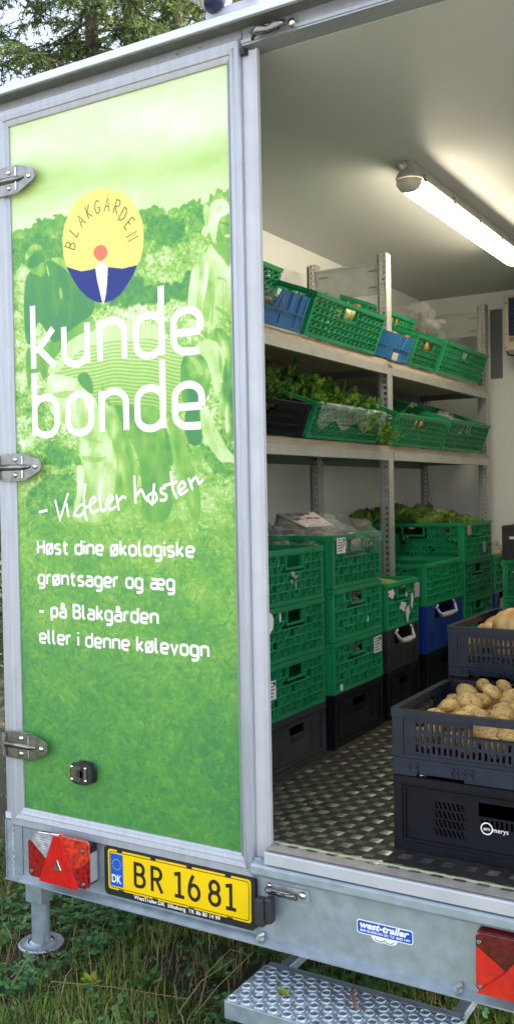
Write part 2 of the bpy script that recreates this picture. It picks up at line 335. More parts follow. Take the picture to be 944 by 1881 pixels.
# body shell: walls with real thickness
bx('side_wall', alu_light, TR, -.078, -.002, .062, YB+.06, -.03, 2.2415)
bx('side_wall', alu_light, TR, XR, XR+.07, .062, YB+.06, -.03, 2.2415)
bx('front_wall', alu_light, TR, -.002, XR, YB+.001, YB+.058, -.03, 2.2415)
bx('wall_lining', wall_in, TR, -.002, .0, .07, YB-.001, ZF, ZC)
bx('wall_lining', wall_in, TR, XR-.002, XR, .07, YB-.001, ZF, ZC)
bx('wall_lining', wall_in, TR, 0, XR-.002, YB-.003, YB, ZF, ZC)
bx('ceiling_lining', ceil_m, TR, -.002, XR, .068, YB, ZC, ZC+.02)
rf = bx('roof', roof_m, TR, -.10, XR+.09, -.058, YB+.09, 2.2425, 2.2655, bevel=.003)
bx('roof_lip', alu, TR, -.10, XR+.09, -.050, -.036, 2.2655, 2.270)
bx('roof_underside_shade', mat('roof_shade_grey', (.13, .14, .14), .7, 0, var=.15, scale=30), TR, -.095, XR+.085, -.052, -.0075, 2.2385, 2.2422)  # dark strip painting the shade under the roof overhang
# header across the opening and corner posts
b = MB(); b.prism([(-.002, 2.198), (.066, 2.198), (.066, 2.2415), (.004, 2.2415), (.004, 2.216), (-.006, 2.212), (-.006, 2.203), (-.002, 2.203)], 0, .8605, XR)
b.build('header', alu, TR)
bx('header', alu, TR, -.078, .8595, .018, .066, 2.196, 2.2175)
bx('header', alu, TR, -.078, .8595, .0, .066, 2.218, 2.2415)
bx('corner_post', alu, TR, -.082, -.056, .0, .061, -.035, 2.2415, bevel=.003)
bx('corner_post', alu, TR, XR, XR+.07, -.004, .061, -.0, 2.2415, bevel=.003)
bx('plate_corner', whitepl, TR, -.084, -.050, -.004, .03, -.046, -.026)

# floor of checker plate
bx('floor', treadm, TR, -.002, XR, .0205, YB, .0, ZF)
def tread_bars():
    px_, py_ = .058, .070; V = []; F = []; k = 0
    L, Wd, H = .0158, .0021, .0016
    L, Wd, H = (.0190, .0026, .0016) if 0 else (L, Wd, H)
    base = np.array([(-L,-0,0),(-L*.7,-Wd,0),(L*.7,-Wd,0),(L,0,0),(L*.7,Wd,0),(-L*.7,Wd,0),(-L*.72,0,H),(L*.72,0,H)])
    fb = [(0,1,6),(1,2,7),(1,7,6),(2,3,7),(3,4,7),(4,5,6),(4,6,7),(5,0,6)]
    fb = np.array(fb)
    for i in range(0, 35):
        for j in range(0, 58):
            for t in (0, 1):
                cx, cy = (i+.5*t)*px_+.042, (j+.5*t)*py_+.022
                if cy > 2.2 or cx < .4 or cx > 1.84 or cy < .012: continue
                for q in range(-2, 3):
                    P = base.copy()
                    P = P*np.array([1.15, 1.15, .80]) if not t else P*np.array([1.0, .30, .22])
                    P[:, 1] += q*(.0066 if not t else .0058)
                    P[:, 0] += q*.0006
                    if t: P = P[:, [1, 0, 2]]*np.array([1, 1, 1])
                    P = P+np.array([cx, cy, ZF]); V.append(P); F.append(fb+k if not t else fb[:, ::-1]+k); k += 8
    return npmesh('tread_bars', np.concatenate(V), np.concatenate(F), treadbar, smooth=False)
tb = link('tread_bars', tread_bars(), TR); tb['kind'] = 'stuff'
# aluminium sill, ragged sealant
b = MB(); b.prism([(-.036, -.004), (-.036, .0245), (-.033, .0275), (.0, .0325), (.020, .0345), (.020, .0), (-.01, -.004)], 0, .9065, XR); b.build('door_sill', alu_light, TR)
bx('sill_top', sill_top_m, TR, .9065, XR, -.031, .0195, .0342, .0352)
vs = []; n = 160
for i in range(n+1):
    x = .908+(XR-.911)*i/n; h = max(.0008, .0015+.0022*mnoise.noise(Vector((x*33, 0, 0)))+.0012*random.random()); d = .026+.006*abs(mnoise.noise(Vector((x*40, 3, 0))))
    vs += [(x, .0145+.0025*mnoise.noise(Vector((x*60, 9, 0))), .0362), (x, .0175, ZF+.0012+h), (x, d, ZF+.0012)]
b = MB(); b.add(vs, [(3*i+j, 3*i+3+j, 3*i+4+j, 3*i+1+j) for i in range(n) for j in (0, 1)]); b.build('sealant_bead', foam, TR)

# ------------------------------------------------------------------ closed door with the printed panel
DR = empty('door', (0, 0, 0)); DR.parent = TR
def mitred(x0, x1, z0, z1, X0, X1, Z0, Z1, side, parent, name='door_frame'):
    """one mitred frame member between inner rect (x0..z1) and outer rect (X0..Z1), stepped profile"""
    steps = [(0, .002), (0, -.006), (.10, -.009), (.12, -.006), (.30, -.010), (.34, -.014), (.55, -.017), (.60, -.013), (.92, -.014), (1, -.008), (1, .03)]
    b = MB(); vs = []
    for t, y in steps:
        a0, a1 = x0+(X0-x0)*t, x1+(X1-x1)*t; c0, c1 = z0+(Z0-z0)*t, z1+(Z1-z1)*t
        e = {'t': ((a0, c1), (a1, c1)), 'b': ((a1, c0), (a0, c0)), 'l': ((a0, c0), (a0, c1)), 'r': ((a1, c1), (a1, c0))}[side]
        g = .0004; (p, q) = e; dx, dz = q[0]-p[0], q[1]-p[1]; L = math.hypot(dx, dz)
        vs += [(p[0]+dx/L*g, y, p[1]+dz/L*g), (q[0]-dx/L*g, y, q[1]-dz/L*g)]
    b.add(vs, [(2*i, 2*i+1, 2*i+3, 2*i+2) for i in range(len(steps)-1)]); return b.build(name, alu, parent)
for s in 'tblr': mitred(0, .816, 0, 2.1625, -.053, .859, -.062, 2.2155, s, DR)
bx('door_core', alu, DR, -.05, .856, .0055, .017, -.06, 2.196)
# the rebate strip that the second leaf closes on
b = MB(); b.prism([(.860, .004), (.880, .007), (.8995, .011), (.9012, .003), (.9048, .003), (.9055, .013), (.9055, .017), (.860, .0165)], 2, -.010, 2.186); b.build('rebate_strip', alu_light, DR)
b = MB(); b.prism([(.862, -.012), (.874, -.012), (.878, .004), (.862, .004)], 2, 2.172, 2.188); b.build('seal_end', rubber, DR)
b = MB(); b.prism([(.862, -.012), (.882, -.010), (.872, .0)], 2, -.014, -.002); b.build('seal_end', alu, DR)

SHAPES = [
('trees',0.4,0.3,[-29,1537,-8,1824,40,1831,86,1840,121,1855,150,1847,177,1849,204,1858,243,1842,307,1828,391,1811,472,1805,508,1821,528,1811,542,1823,590,1816,601,1793,624,1801,646,1791,662,1810,688,1812,714,1812,735,1795,746,1808,772,1824,797,1823,817,1807,820,1449]),
('treedark',0.1,0.2,[384,1556,395,1598,437,1616,468,1644,511,1630,510,1591,546,1590,585,1610,642,1605,671,1647,683,1615,678,1547,583,1542]),
('treedark',0.16,0.22,[527,1792,589,1790,646,1773,673,1723,587,1698,526,1730]),
('treedark',0.2,0.22,[1,1809,108,1810,197,1780,213,1711,83,1746,-2,1707]),
('treelight',0.62,0.3,[528,1683,606,1700,672,1700,700,1719,737,1728,732,1669,684,1630,641,1590,565,1600,523,1629]),
('treelight',0.66,0.3,[-2,1690,37,1736,73,1714,80,1645,33,1600,-4,1630]),
('field',0.72,0.35,[-29,1537,-20,1585,78,1581,191,1561,321,1553,505,1542,659,1537,822,1526,829,1359,727,1277,578,1318,207,1346,-36,1295]),
('field2',0.6,0.42,[-36,1313,118,1370,294,1340,635,1314,829,1388,835,1002,833,912,-36,912]),
('fielddark',0.22,0.3,[38,1007,132,1065,221,1062,263,1012,218,954,128,929,36,947]),
('fielddark',0.25,0.3,[135,1166,223,1146,265,1094,177,1080,110,1099]),
('fielddark',0.25,0.3,[687,1127,760,1131,823,1106,824,1032,740,1049]),
('manlegs',0.36,0.06,[45,1468,79,1458,166,1475,255,1511,325,1541,332,1484,209,1433,173,1399,132,1369,117,1353,105,1388,72,1374,57,1324,48,1358]),
('manshirt',0.03,0.05,[47,1468,41,1581,49,1666,68,1701,110,1709,165,1726,213,1721,239,1691,281,1669,315,1645,330,1589,329,1541,277,1519,215,1492,184,1465,148,1475,131,1511,105,1540,91,1525,84,1475]),
('manneck',0.45,0.05,[96,1707,137,1712,132,1680,109,1672]),
('manface',0.5,0.08,[59,1716,73,1697,91,1684,114,1685,128,1696,135,1722,111,1742]),
('manhair',0.22,0.2,[48,1734,47,1762,66,1779,89,1786,116,1777,134,1756,140,1731,133,1716,115,1721,101,1707,64,1708]),
('manhairl',0.55,0.2,[56,1764,75,1778,98,1779,107,1763,84,1749,60,1736,51,1744]),
('mancollar',0.62,0.05,[147,1730,200,1726,230,1702,260,1659,246,1657,212,1691]),
('womanhair',0.9,0.04,[715,1717,723,1734,738,1751,744,1787,760,1802,782,1803,807,1792,816,1760,800,1755,777,1749,769,1708,761,1677,751,1696,744,1720,733,1705]),
('womanface',0.5,0.08,[781,1748,816,1754,820,1686,807,1673,779,1674,769,1702]),
('womanneck',0.42,0.05,[758,1686,807,1673,817,1642,806,1608,778,1632]),
('womanshirt',0.74,0.1,[666,1529,675,1586,683,1623,702,1646,732,1663,747,1689,764,1661,792,1633,806,1608,817,1645,823,1567,830,1433,829,1359,784,1411,752,1447,724,1459,706,1476,680,1482]),
('womansleeve',0.88,0.05,[666,1529,675,1593,687,1624,706,1639,709,1612,700,1552,695,1507,669,1503]),
('womanshade',0.55,0.06,[717,1505,726,1549,741,1585,755,1576,743,1517,739,1472,724,1471]),
('womancollar',0.88,0.03,[736,1665,747,1691,771,1645,782,1635,757,1635]),
('bush',0.6,0.4,[764,1470,821,1486,826,1389,801,1391,775,1431]),
('legdark',0.3,0.08,[386,1268,458,1280,556,1234,592,1115,605,1006,591,912,481,909,495,1008,486,1087,455,1168,416,1202]),
('trouserback',0.52,0.1,[357,1335,406,1235,474,1120,485,1056,463,992,434,952,367,912,320,920,305,962,329,1092,302,1241]),
('trouser',0.76,0.1,[127,1363,163,1377,251,1360,306,1339,330,1272,358,1205,389,1139,404,1090,394,1026,380,961,358,912,221,909,231,962,255,1045,269,1074,258,1128,242,1178,203,1213,155,1241,129,1285]),
('shirtstripe',0.8,0.02,[132,1379,146,1405,183,1432,206,1460,276,1486,361,1497,464,1499,533,1488,581,1464,619,1427,648,1390,665,1327,645,1244,632,1206,595,1227,547,1246,545,1239,502,1252,427,1258,345,1268,303,1303,277,1341,207,1363]),
('shirtwhite',0.84,0.01,[187,1411,215,1459,276,1486,361,1497,464,1499,533,1488,581,1464,604,1437,542,1443,381,1453,275,1440,213,1399,172,1373,132,1372,146,1402]),
('belly',0.12,0.05,[251,1360,294,1369,315,1338,318,1292,272,1322]),
('armdark',0.34,0.08,[477,1234,529,1256,583,1225,582,1162,553,1117,537,1070,524,1031,496,1027,485,1056,501,1087,499,1134,476,1167,444,1201]),
('headdark',0.3,0.15,[636,1345,648,1382,678,1393,715,1384,736,1349,742,1306,727,1262,700,1218,661,1220,641,1252]),
('bandana',0.8,0.05,[678,1403,723,1423,763,1413,787,1377,782,1326,767,1297,759,1260,749,1275,739,1336,715,1381,685,1387]),
('hairright',0.42,0.18,[723,1429,760,1455,792,1440,816,1396,821,1330,813,1271,797,1212,765,1199,763,1259,782,1303,790,1362,770,1409,745,1420]),
('legblack',0.03,0.03,[648,1233,697,1241,706,1187,709,1129,661,1128,650,1175]),
('legblack',0.12,0.1,[575,1209,604,1130,606,1068,584,1084]),
('armlow',0.46,0.1,[587,1221,640,1212,650,1159,660,1097,689,1050,701,958,693,915,656,943,628,1036,607,1083,597,1146]),
('armlight',0.8,0.1,[700,1230,726,1244,740,1200,768,1154,795,1110,819,1089,823,1068,795,1081,769,1075,741,1110,713,1144,703,1187]),
('skinshin',0.45,0.08,[672,1124,705,1126,708,1080,689,1081]),
('jeansr',0.5,0.35,[787,1243,821,1300,824,1151,796,1125,783,1183]),
('d',0.3,0.1,[349,1336,360,1302,386,1260,376,1256,352,1297]),
('d',0.62,0.05,[153,1317,271,1315,326,1272,271,1292,161,1296]),
('d',0.66,0.05,[203,1222,289,1176,365,1148,289,1156,212,1205]),
('d',0.6,0.05,[266,1119,330,1105,382,1115,334,1089,265,1101]),
('d',0.64,0.05,[260,1045,307,1037,308,929,282,929,285,1011]),
('d',0.9,0.05,[244,1095,282,1077,262,979,239,937,231,946,246,1012]),
('d',0.36,0.1,[420,1218,447,1169,469,1088,460,1024,449,1073,431,1153]),
('d',0.44,0.05,[489,1211,515,1165,510,1102,502,1106,495,1157]),
('d',0.52,0.05,[586,1193,608,1161,622,1083,651,1020,639,1018,607,1083]),
('d',0.2,0.05,[556,1226,583,1212,574,1178,559,1195]),
('d',0.95,0.02,[732,1654,742,1607,729,1549,718,1520,716,1581]),
('d',0.58,0.04,[756,1606,758,1545,749,1456,742,1460,747,1547]),
('d',0.58,0.04,[767,1592,798,1582,798,1555,795,1577,766,1585]),
('d',0.6,0.04,[785,1617,788,1512,788,1422,782,1423,781,1513]),
('d',0.5,0.04,[754,1516,803,1488,810,1465,768,1496]),
('d',0.22,0.04,[777,1740,816,1731,816,1725,777,1736]),
('d',0.3,0.03,[795,1733,812,1728,810,1721,796,1725]),
('d',0.92,0.02,[792,1702,815,1701,810,1692,796,1694]),
('d',0.34,0.04,[777,1734,783,1706,793,1681,779,1686,773,1711]),
('d',0.72,0.05,[724,1785,735,1798,749,1786,745,1751,730,1729,727,1754]),
('d',0.76,0.04,[771,1789,792,1782,774,1770,767,1754]),
('d',0.12,0.05,[83,1739,111,1749,133,1736,128,1716,110,1722,96,1711,78,1716]),
('d',0.6,0.08,[66,1774,89,1781,112,1772,93,1765,75,1758]),
('d',0.36,0.04,[82,1706,105,1699,100,1693,82,1697]),
('d',0.7,0.03,[137,1722,150,1693,154,1666,141,1688]),
('d',0.14,0.04,[163,1685,175,1616,191,1548,177,1541,161,1610]),
('d',0.12,0.04,[238,1658,249,1591,234,1510,221,1515,231,1590]),
('d',0.55,0.05,[188,1623,198,1639,206,1604,196,1594]),
('d',0.5,0.1,[299,1520,329,1526,332,1490,310,1482]),
('d',0.86,0.03,[164,1397,232,1444,297,1451,231,1419,186,1388]),
('d',0.58,0.05,[665,1381,701,1370,721,1323,702,1324,688,1353]),
('d',0.55,0.05,[766,1394,779,1363,775,1319,768,1334,769,1372]),
('d',0.62,0.1,[760,1446,784,1420,797,1362,786,1360,773,1409]),
('d',0.25,0.1,[802,1421,815,1360,806,1301,800,1317,804,1368]),
('logoY',0,0,[208,1778,216,1818,235,1853,266,1884,309,1903,372,1906,424,1890,469,1862,496,1826,513,1787,518,1747,515,1708,504,1674,492,1661,438,1658,383,1670,335,1672,281,1671,221,1693,211,1728]),
('logoB',0,0,[221,1693,281,1671,335,1672,383,1670,438,1658,492,1661,480,1639,459,1613,430,1585,401,1570,363,1566,332,1574,301,1591,269,1621,242,1658]),
('logoW',0,0,[354,1690,369,1685,383,1670,379,1624,374,1592,365,1563,359,1568,350,1603,340,1642,335,1676]),
('logoR',0,0,[354,1688,331,1708,328,1724,339,1737,360,1741,378,1730,384,1713,379,1701]),
]
SCRIPT = [[87,945,124,951],[156,983,175,921,210,1003],[203,971,210,929],[206,996,208,993],[281,1030,273,987,278,929,286,920],[275,970,253,962,233,936,261,935,279,962],[283,958,318,978,310,989,296,970,304,942,330,952],[338,1030,335,986,342,948,359,955],[355,964,385,982,377,993,364,974,374,951,397,961],[398,996,407,948],[403,974,422,990,436,985],[467,1051,470,968],[471,989,491,1008,503,988,514,974],[531,998,515,988,526,969,546,978,543,997,531,998],[539,1026,530,961],[580,1012,564,1010,564,999,581,991,577,978,558,977],[598,1059,605,1006,619,981],[570,1017,621,1030],[620,998,647,1016,639,1028,624,1013,631,993,658,1006],[660,1039,673,1005],[666,1023,685,1041,695,1023,707,1031],[707,1031,710,1034]]
ARC_NAME = [[217,1776,263,1763,266,1745,238,1758,236,1749,223,1754,220,1775],[237,1794,274,1775,288,1786],[273,1831,311,1808],[273,1831,286,1794,301,1803],[283,1810,297,1816],[307,1857,324,1823],[329,1857,316,1840,344,1825],[358,1867,345,1872,337,1861,344,1839,360,1834,362,1849,353,1851],[368,1833,385,1870,402,1833],[374,1847,396,1846],[387,1888,388,1884],[416,1861,411,1824],[416,1861,437,1858,439,1845,417,1843,432,1821],[462,1838,432,1813,440,1798,455,1802,465,1823,460,1839],[478,1807,451,1791,464,1772,483,1781],[467,1800,476,1789],[491,1775,458,1764],[491,1775,467,1738],[496,1741,465,1732]]

def poster_image():
    K = .78; W_, H_ = int(816*K), int(2163*K); r = np.random.default_rng(3)
    def nz(sx, sy, seed):
        g = np.random.default_rng(seed).random((H_//sy+3, W_//sx+3)); y = np.arange(H_)/sy; x = np.arange(W_)/sx
        yi = y.astype(int); xi = x.astype(int); fy = (y-yi)[:, None]; fx = (x-xi)[None]; fy = fy*fy*(3-2*fy); fx = fx*fx*(3-2*fx)
        a = g[yi][:, xi]; b_ = g[yi][:, xi+1]; c = g[yi+1][:, xi]; d = g[yi+1][:, xi+1]
        return (a*(1-fx)+b_*fx)*(1-fy)+(c*(1-fx)+d*fx)*fy
    Z, X = np.mgrid[0:H_, 0:W_].astype(float); X /= K; Z /= K              # mm, Z up from the bottom
    # leafy grain: many small overlapping leaf strokes lit from above
    def leaves(num, size, seed, x0=0, x1=816, z0=0, z1=2163):
        L = np.zeros((H_, W_)); rr = np.random.default_rng(seed)
        for cx, cz, s, a, v in zip(rr.uniform(x0, x1, num), rr.uniform(z0, z1, num), size*rr.uniform(.6, 1.5, num), rr.uniform(0, PI, num), rr.uniform(-.5, .5, num)):
            h = int(s*K)+2; i0, j0 = int(cz*K)-h, int(cx*K)-h; i1, j1 = i0+2*h, j0+2*h
            i0, j0 = max(0, i0), max(0, j0); i1, j1 = min(H_, i1), min(W_, j1)
            if i1 <= i0 or j1 <= j0: continue
            x = X[i0:i1, j0:j1]-cx; z_ = Z[i0:i1, j0:j1]-cz; u = x*math.cos(a)+z_*math.sin(a); w_ = -x*math.sin(a)+z_*math.cos(a)
            m_ = (np.abs(w_) < s*.28*(1-(u/s)**2)) & (np.abs(u) < s); L[i0:i1, j0:j1][m_] = v+.25*(z_[m_]/s)
        return L
    # sky
    cl = .5*nz(260, 60, 1)+.3*nz(90, 28, 2)+.2*nz(30, 12, 4); zz = Z+.12*X
    Lm = .93+.11*(cl-.5)*2; band = np.exp(-((zz-1990)/75)**2)*(nz(200, 80, 9)); Lm = Lm-.20*band-.06*np.exp(-((zz-1900)/40)**2)*nz(120, 60, 8)
    # ground foliage below, darker towards the foot of the print
    low = np.clip(1.0-(Z/1050.), 0, 1); sm = leaves(9000, 11, 5, z1=1150); bg_ = leaves(1500, 26, 6, z1=800)
    sh = .50*nz(110, 80, 11)+.3*nz(40, 30, 12)+.2*nz(14, 12, 13)
    base = .56-.42*np.clip(low*1.35, 0, 1)
    amp = .42-.30*np.clip(low*1.2, 0, 1); gl = base+amp*(sh-.5)*1.6+(.38-.14*np.clip(low*1.3, 0, 1))*sm+.15*bg_*np.clip(low*2, 0, 1)
    Lm = np.where(Z < 1150, gl, Lm)
    fine = leaves(16000, 7, 21, z0=900, z1=1800); cl2 = nz(26, 26, 30)*.6+nz(9, 9, 31)*.4
    logo = np.zeros((H_, W_), int); paintable = {'logoY': 1, 'logoB': 2, 'logoW': 3, 'logoR': 4}
    jx = X+9*(nz(9, 9, 41)-.5)*2; jz = Z+9*(nz(9, 9, 42)-.5)*2
    def inside(poly, x, z_):
        ins = np.zeros(x.shape, bool); n_ = len(poly)
        for i in range(n_):
            (ax, az), (bx_, bz) = poly[i], poly[(i+1) % n_]
            if az == bz: continue
            ins ^= ((az > z_) != (bz > z_)) & (x < (bx_-ax)*(z_-az)/(bz-az)+ax)
        return ins
    def smooth(p, k=2):
        for _ in range(k):
            q = []
            for i in range(len(p)):
                a, b_ = p[i], p[(i+1) % len(p)]; q += [(.75*a[0]+.25*b_[0], .75*a[1]+.25*b_[1]), (.25*a[0]+.75*b_[0], .25*a[1]+.75*b_[1])]
            p = q
        return p
    for nm, lum, tex, pl in SHAPES:
        p = [(pl[i], pl[i+1]) for i in range(0, len(pl), 2)]
        if nm in paintable:
            p = smooth(p, 2) if nm in ('logoR',) else p
            logo[inside(p, X, Z)] = paintable[nm]; continue
        rough = nm.startswith(('tree', 'field', 'bush')); p = p if rough else smooth(p, 2)
        zs = [q[1] for q in p]; xs = [q[0] for q in p]
        i0, i1 = max(0, int((min(zs)-30)*K)), min(H_, int((max(zs)+30)*K)); j0, j1 = max(0, int((min(xs)-30)*K)), min(W_, int((max(xs)+30)*K))
        s_ = (slice(i0, i1), slice(j0, j1)); src = (jx, jz) if rough else (X, Z)
        m_ = inside(p, src[0][s_], src[1][s_])
        if nm == 'shirtstripe':
            ph = (Z[s_]+.10*X[s_]+16*np.sin(X[s_]/95.)+2*np.sin(X[s_]/23.))/1.7
            val = .62+.15*np.sin(ph)+.14*(Z[s_]-1330)/150
        elif rough: val = lum+tex*(1.5*fine[s_]+.9*(cl2[s_]-.5)*2)
        else:
            cx, cz = np.mean(xs), np.mean(zs); fold = np.sin((X[s_]*.8+Z[s_]*.35)/13+3*nz(60, 80, 77)[s_]*2)
            tex = tex*1.5; val = lum+tex*fold*.55+tex*(nz(22, 40, 55)[s_]-.5)*2+tex*(nz(9, 16, 56)[s_]-.5)+.0004*(Z[s_]-cz)-.0006*(X[s_]-cx)*0
        wt = np.clip((Z[s_]-860)/260, 0, 1)*m_ if nm.startswith('field2') else np.clip((Z[s_]-830)/120, 0, 1)*m_
        Lm[s_] = Lm[s_]*(1-wt)+val*wt
    Lm = np.clip(Lm*.95+.015*(r.random((H_, W_))-.5), 0, 1)
    def blur(A, k):
        for _ in range(k): A = (np.roll(A, 1, 0)+2*A+np.roll(A, -1, 0))/4; A = (np.roll(A, 1, 1)+2*A+np.roll(A, -1, 1))/4
        return A
    up_ = np.clip((Z-900)/150, 0, 1); Lb = blur(Lm, 5); Lb = blur(Lm, 2); Lm = Lm*(1-.75*up_)+.75*up_*Lb+up_*.05*(fine+.8*(cl2-.5))*(Z < 1850)
    # duotone: sRGB keys read off the print
    keys = np.array([0, .25, .5, .75, 1.0]); R_ = np.interp(Lm, keys, [70, 104, 150, 208, 252]); G_ = np.interp(Lm, keys, [152, 178, 205, 240, 255]); B_ = np.interp(Lm, keys, [88, 80, 92, 160, 246])
    rgb = np.stack([R_, G_, B_], -1)/255
    # bottom of the sheet is a purer green
    k_ = np.clip(1-Z/900., 0, 1)[..., None]; rgb = rgb*(1-.55*k_)+.55*k_*np.stack([.27+.56*Lm, .545+.38*Lm, .28+.16*Lm], -1)
    for i, c in ((1, (1.0, .95, .52)), (2, (.0, .16, .54)), (3, (1, 1, 1)), (4, (.97, .50, .38))): rgb[logo == i] = c
    lin = np.where(rgb <= .04045, rgb/12.92, ((rgb+.055)/1.055)**2.4)
    im = bpy.data.images.new('door_print', W_, H_, float_buffer=True); im.colorspace_settings.name = 'Linear Rec.709'
    px = np.ones((H_, W_, 4), np.float32); px[..., :3] = lin*PRINT_GAIN; im.pixels.foreach_set(px.ravel()); im.update(); im.pack()
    return im
PRINT_GAIN = .72
pm = bpy.data.materials.new('printed_film'); pm.use_nodes = True
_n = pm.node_tree.nodes; _l = pm.node_tree.links; ti = _n.new('ShaderNodeTexImage'); ti.image = poster_image(); ti.extension = 'EXTEND'
_b = _n['Principled BSDF']; _b.inputs['Roughness'].default_value = .38; _b.inputs['Specular IOR Level'].default_value = .35
uvn = _n.new('ShaderNodeUVMap'); uvn.uv_map = 'uv'; _l.new(uvn.outputs[0], ti.inputs[0]); _l.new(ti.outputs[0], _b.inputs['Base Color'])
b = MB(); b.add([(0, 0, 0), (.816, 0, 0), (.816, 0, 2.1625), (0, 0, 2.1625), (0, .005, 0), (.816, .005, 0), (.816, .005, 2.1625), (0, .005, 2.1625)], [(0, 1, 2, 3), (7, 6, 5, 4)])
me = b.mesh('printed_panel', pm); uv = me.uv_layers.new(name='uv')
for k, c in enumerate([(0, 0), (1, 0), (1, 1), (0, 1), (0, 1), (1, 1), (1, 0), (0, 0)]): uv.data[k].uv = c
PNL = link('printed_panel', me, DR)
whitefilm = mat('white_film_print', (.87, .87, .86), .4)
# big words
k92 = {}
b = MB(); S = .022; GB = G(W=.62, r=.30)
def bigword(word, z, xs):
    q = 0
    for c, x in zip(word, xs):
        b = MB()
        st, cl, adv = GB[c]; kx = .092/.62; kz = .139-S
        if c == 'k': kx = .09/.54
        for p, c_ in zip(st, cl):
            pp = [(x+a*kx, z+S/2+bb*kz*(1.0 if bb <= 1.2 else 1.02)) for a, bb in p]
            if c in 'kbd': pp = [(a, z+.2065 if bb > z+.16 else bb) for a, bb in pp]
            b.ribbon(pp, S, -.0006-.00002*(q % 9), closed=bool(c_)); q += 1
        b.build('letter', whitefilm, DR)
bigword('kunde', 1.384, (.080, .207, .348, .484, .618)); bigword('bonde', 1.174, (.080, .217, .350, .484, .618))

b = MB()
for s, x0, x1, z in (('Høst dine økologiske', .076, .677, .812), ('grøntsager og æg', .076, .606, .716), ('– på Blakgården', .076, .546, .615), ('eller i denne kølevogn', .077, .720, .531)):
    tot = sum(GL[c][2] for c in s)+.34*(len(s)-1); kk = (x1-x0-.0082)/tot; x = x0
    for wd_ in s.split(' '):
        w_ = (sum(GL[c][2] for c in wd_)+.34*(len(wd_)-1))*kk
        b = MB(); stroke_text(b, wd_, x, x+w_+.0082, z, .036, .0082, -.0006); b.build('printed_word', whitefilm, DR); x += w_+(.68+GL[' '][2])*kk
pass
b = MB()
for q, st in enumerate(SCRIPT):
    P = [(st[i]/1000, st[i+1]/1000) for i in range(0, len(st), 2)]
    if len(P) > 3:
        Q = []
        for i in range(len(P)-1):
            p0, p1, p2, p3 = P[max(i-1, 0)], P[i], P[i+1], P[min(i+2, len(P)-1)]
            for t in (0, .25, .5, .75):
                Q.append(tuple(.5*(2*p1[k]+(p2[k]-p0[k])*t+(2*p0[k]-5*p1[k]+4*p2[k]-p3[k])*t*t+(3*p1[k]-p0[k]-3*p2[k]+p3[k])*t**3) for k in (0, 1)))
        P = Q+[P[-1]]
    b.ribbon(P, .0085, -.0006-.00002*(q % 7))
b.build('script_lettering', whitefilm, DR)
b = MB()
LET = {'B': [[(0, 0), (0, 1), (.5, .93), (.62, .75), (.5, .58), (.05, .5)], [(.05, .5), (.6, .42), (.7, .22), (.5, .03), (0, 0)]], 'L': [[(.05, 1), (0, 0), (.6, .03)]], 'A': [[(0, 0), (.38, 1), (.75, 0)], [(.15, .38), (.6, .36)]], 'K': [[(0, 1), (.03, 0)], [(.6, 1), (.05, .45), (.62, 0)]],
       'G': [[(.68, .82), (.45, 1), (.18, .9), (0, .5), (.15, .1), (.45, 0), (.7, .15), (.7, .42), (.4, .42)]], 'Å': [[(0, 0), (.38, 1), (.75, 0)], [(.15, .38), (.6, .36)], [(.34, 1.22), (.42, 1.25)]], 'R': [[(0, 0), (0, 1), (.5, .97), (.64, .78), (.5, .55), (.03, .5), (.62, 0)]],
       'D': [[(.05, 1), (0, 0), (.4, .05), (.68, .35), (.66, .72), (.42, .97), (.05, 1)]], 'E': [[(.6, 1), (0, .97), (.03, 0), (.62, .03)], [(.02, .5), (.5, .52)]], 'N': [[(0, 0), (.03, 1), (.6, 0), (.62, 1)]]}
ARCS = []
for ch, (px_, pz_) in zip('BLAKGÅRDEN', ((.241, 1.756), (.257, 1.796), (.284, 1.823), (.316, 1.846), (.348, 1.853), (.386, 1.854), (.424, 1.841), (.446, 1.815), (.469, 1.784), (.478, 1.745))):
    C0 = Vector((px_, pz_)); U_ = (C0-Vector((.366, 1.735))); U_.normalize(); U_ = (U_+Vector((0, .25))).normalized(); R0 = Vector((U_.y, -U_.x))
    for st in LET[ch]: ARCS.append([tuple(C0+R0*((a-.35)*.026)+U_*((c-.5)*.040)) for a, c in st])
for q, st in enumerate(ARCS): b.ribbon(st, .0034, -.0005-.00003*(q % 7))
b.build('arched_lettering', mat('olive_print', (.16, .15, .01), .4), DR)

# door hinges: pressed stainless strap with bolts
def hinge(z, tilt):
    h = MB(); y = -.022
    prof = [(-.050, -.042), (.052, -.042), (.118, -.012), (.122, -.006), (.122, .014), (.112, .022), (.052, .041), (-.050, .041)]
    h.prism([(x, zz) for x, zz in prof], 1, -.004, .0); strap = h.build('hinge', chrome_dark, TR, bevel=.0015, loc=(0, y, z))
    r = MB(); r.tube([(-.05, -.006, 0), (.05, -.006, 0), (.078, -.005, 0)], [.010, .010, .003], 8); r.build('rib', chrome_dark, strap, smooth=True)
    for (x, zz) in ((.016, .024), (.016, -.024), (.100, .0)):
        c = MB(); c.lathe((x, -.004, zz), [(.0085, 0), (.0085, -.002), (.006, -.0055), (0.0001, -.007)], 12, 1); c.build('bolt', chrome, strap, smooth=True)
    k = MB(); k.cyl((0-.058, -.004), 2, .010, -.038, .038, 12); k.box(-.082, -.056, .002, .008, -.034, .034); k.build('knuckle', chrome_dark, strap)
    r = MB(); r.box(.045, .0505, -.0075, -.004, -.0345, .0345); r.build('fold', chrome, strap)
for z in (1.985, 1.087, .205): hinge(z, 0)
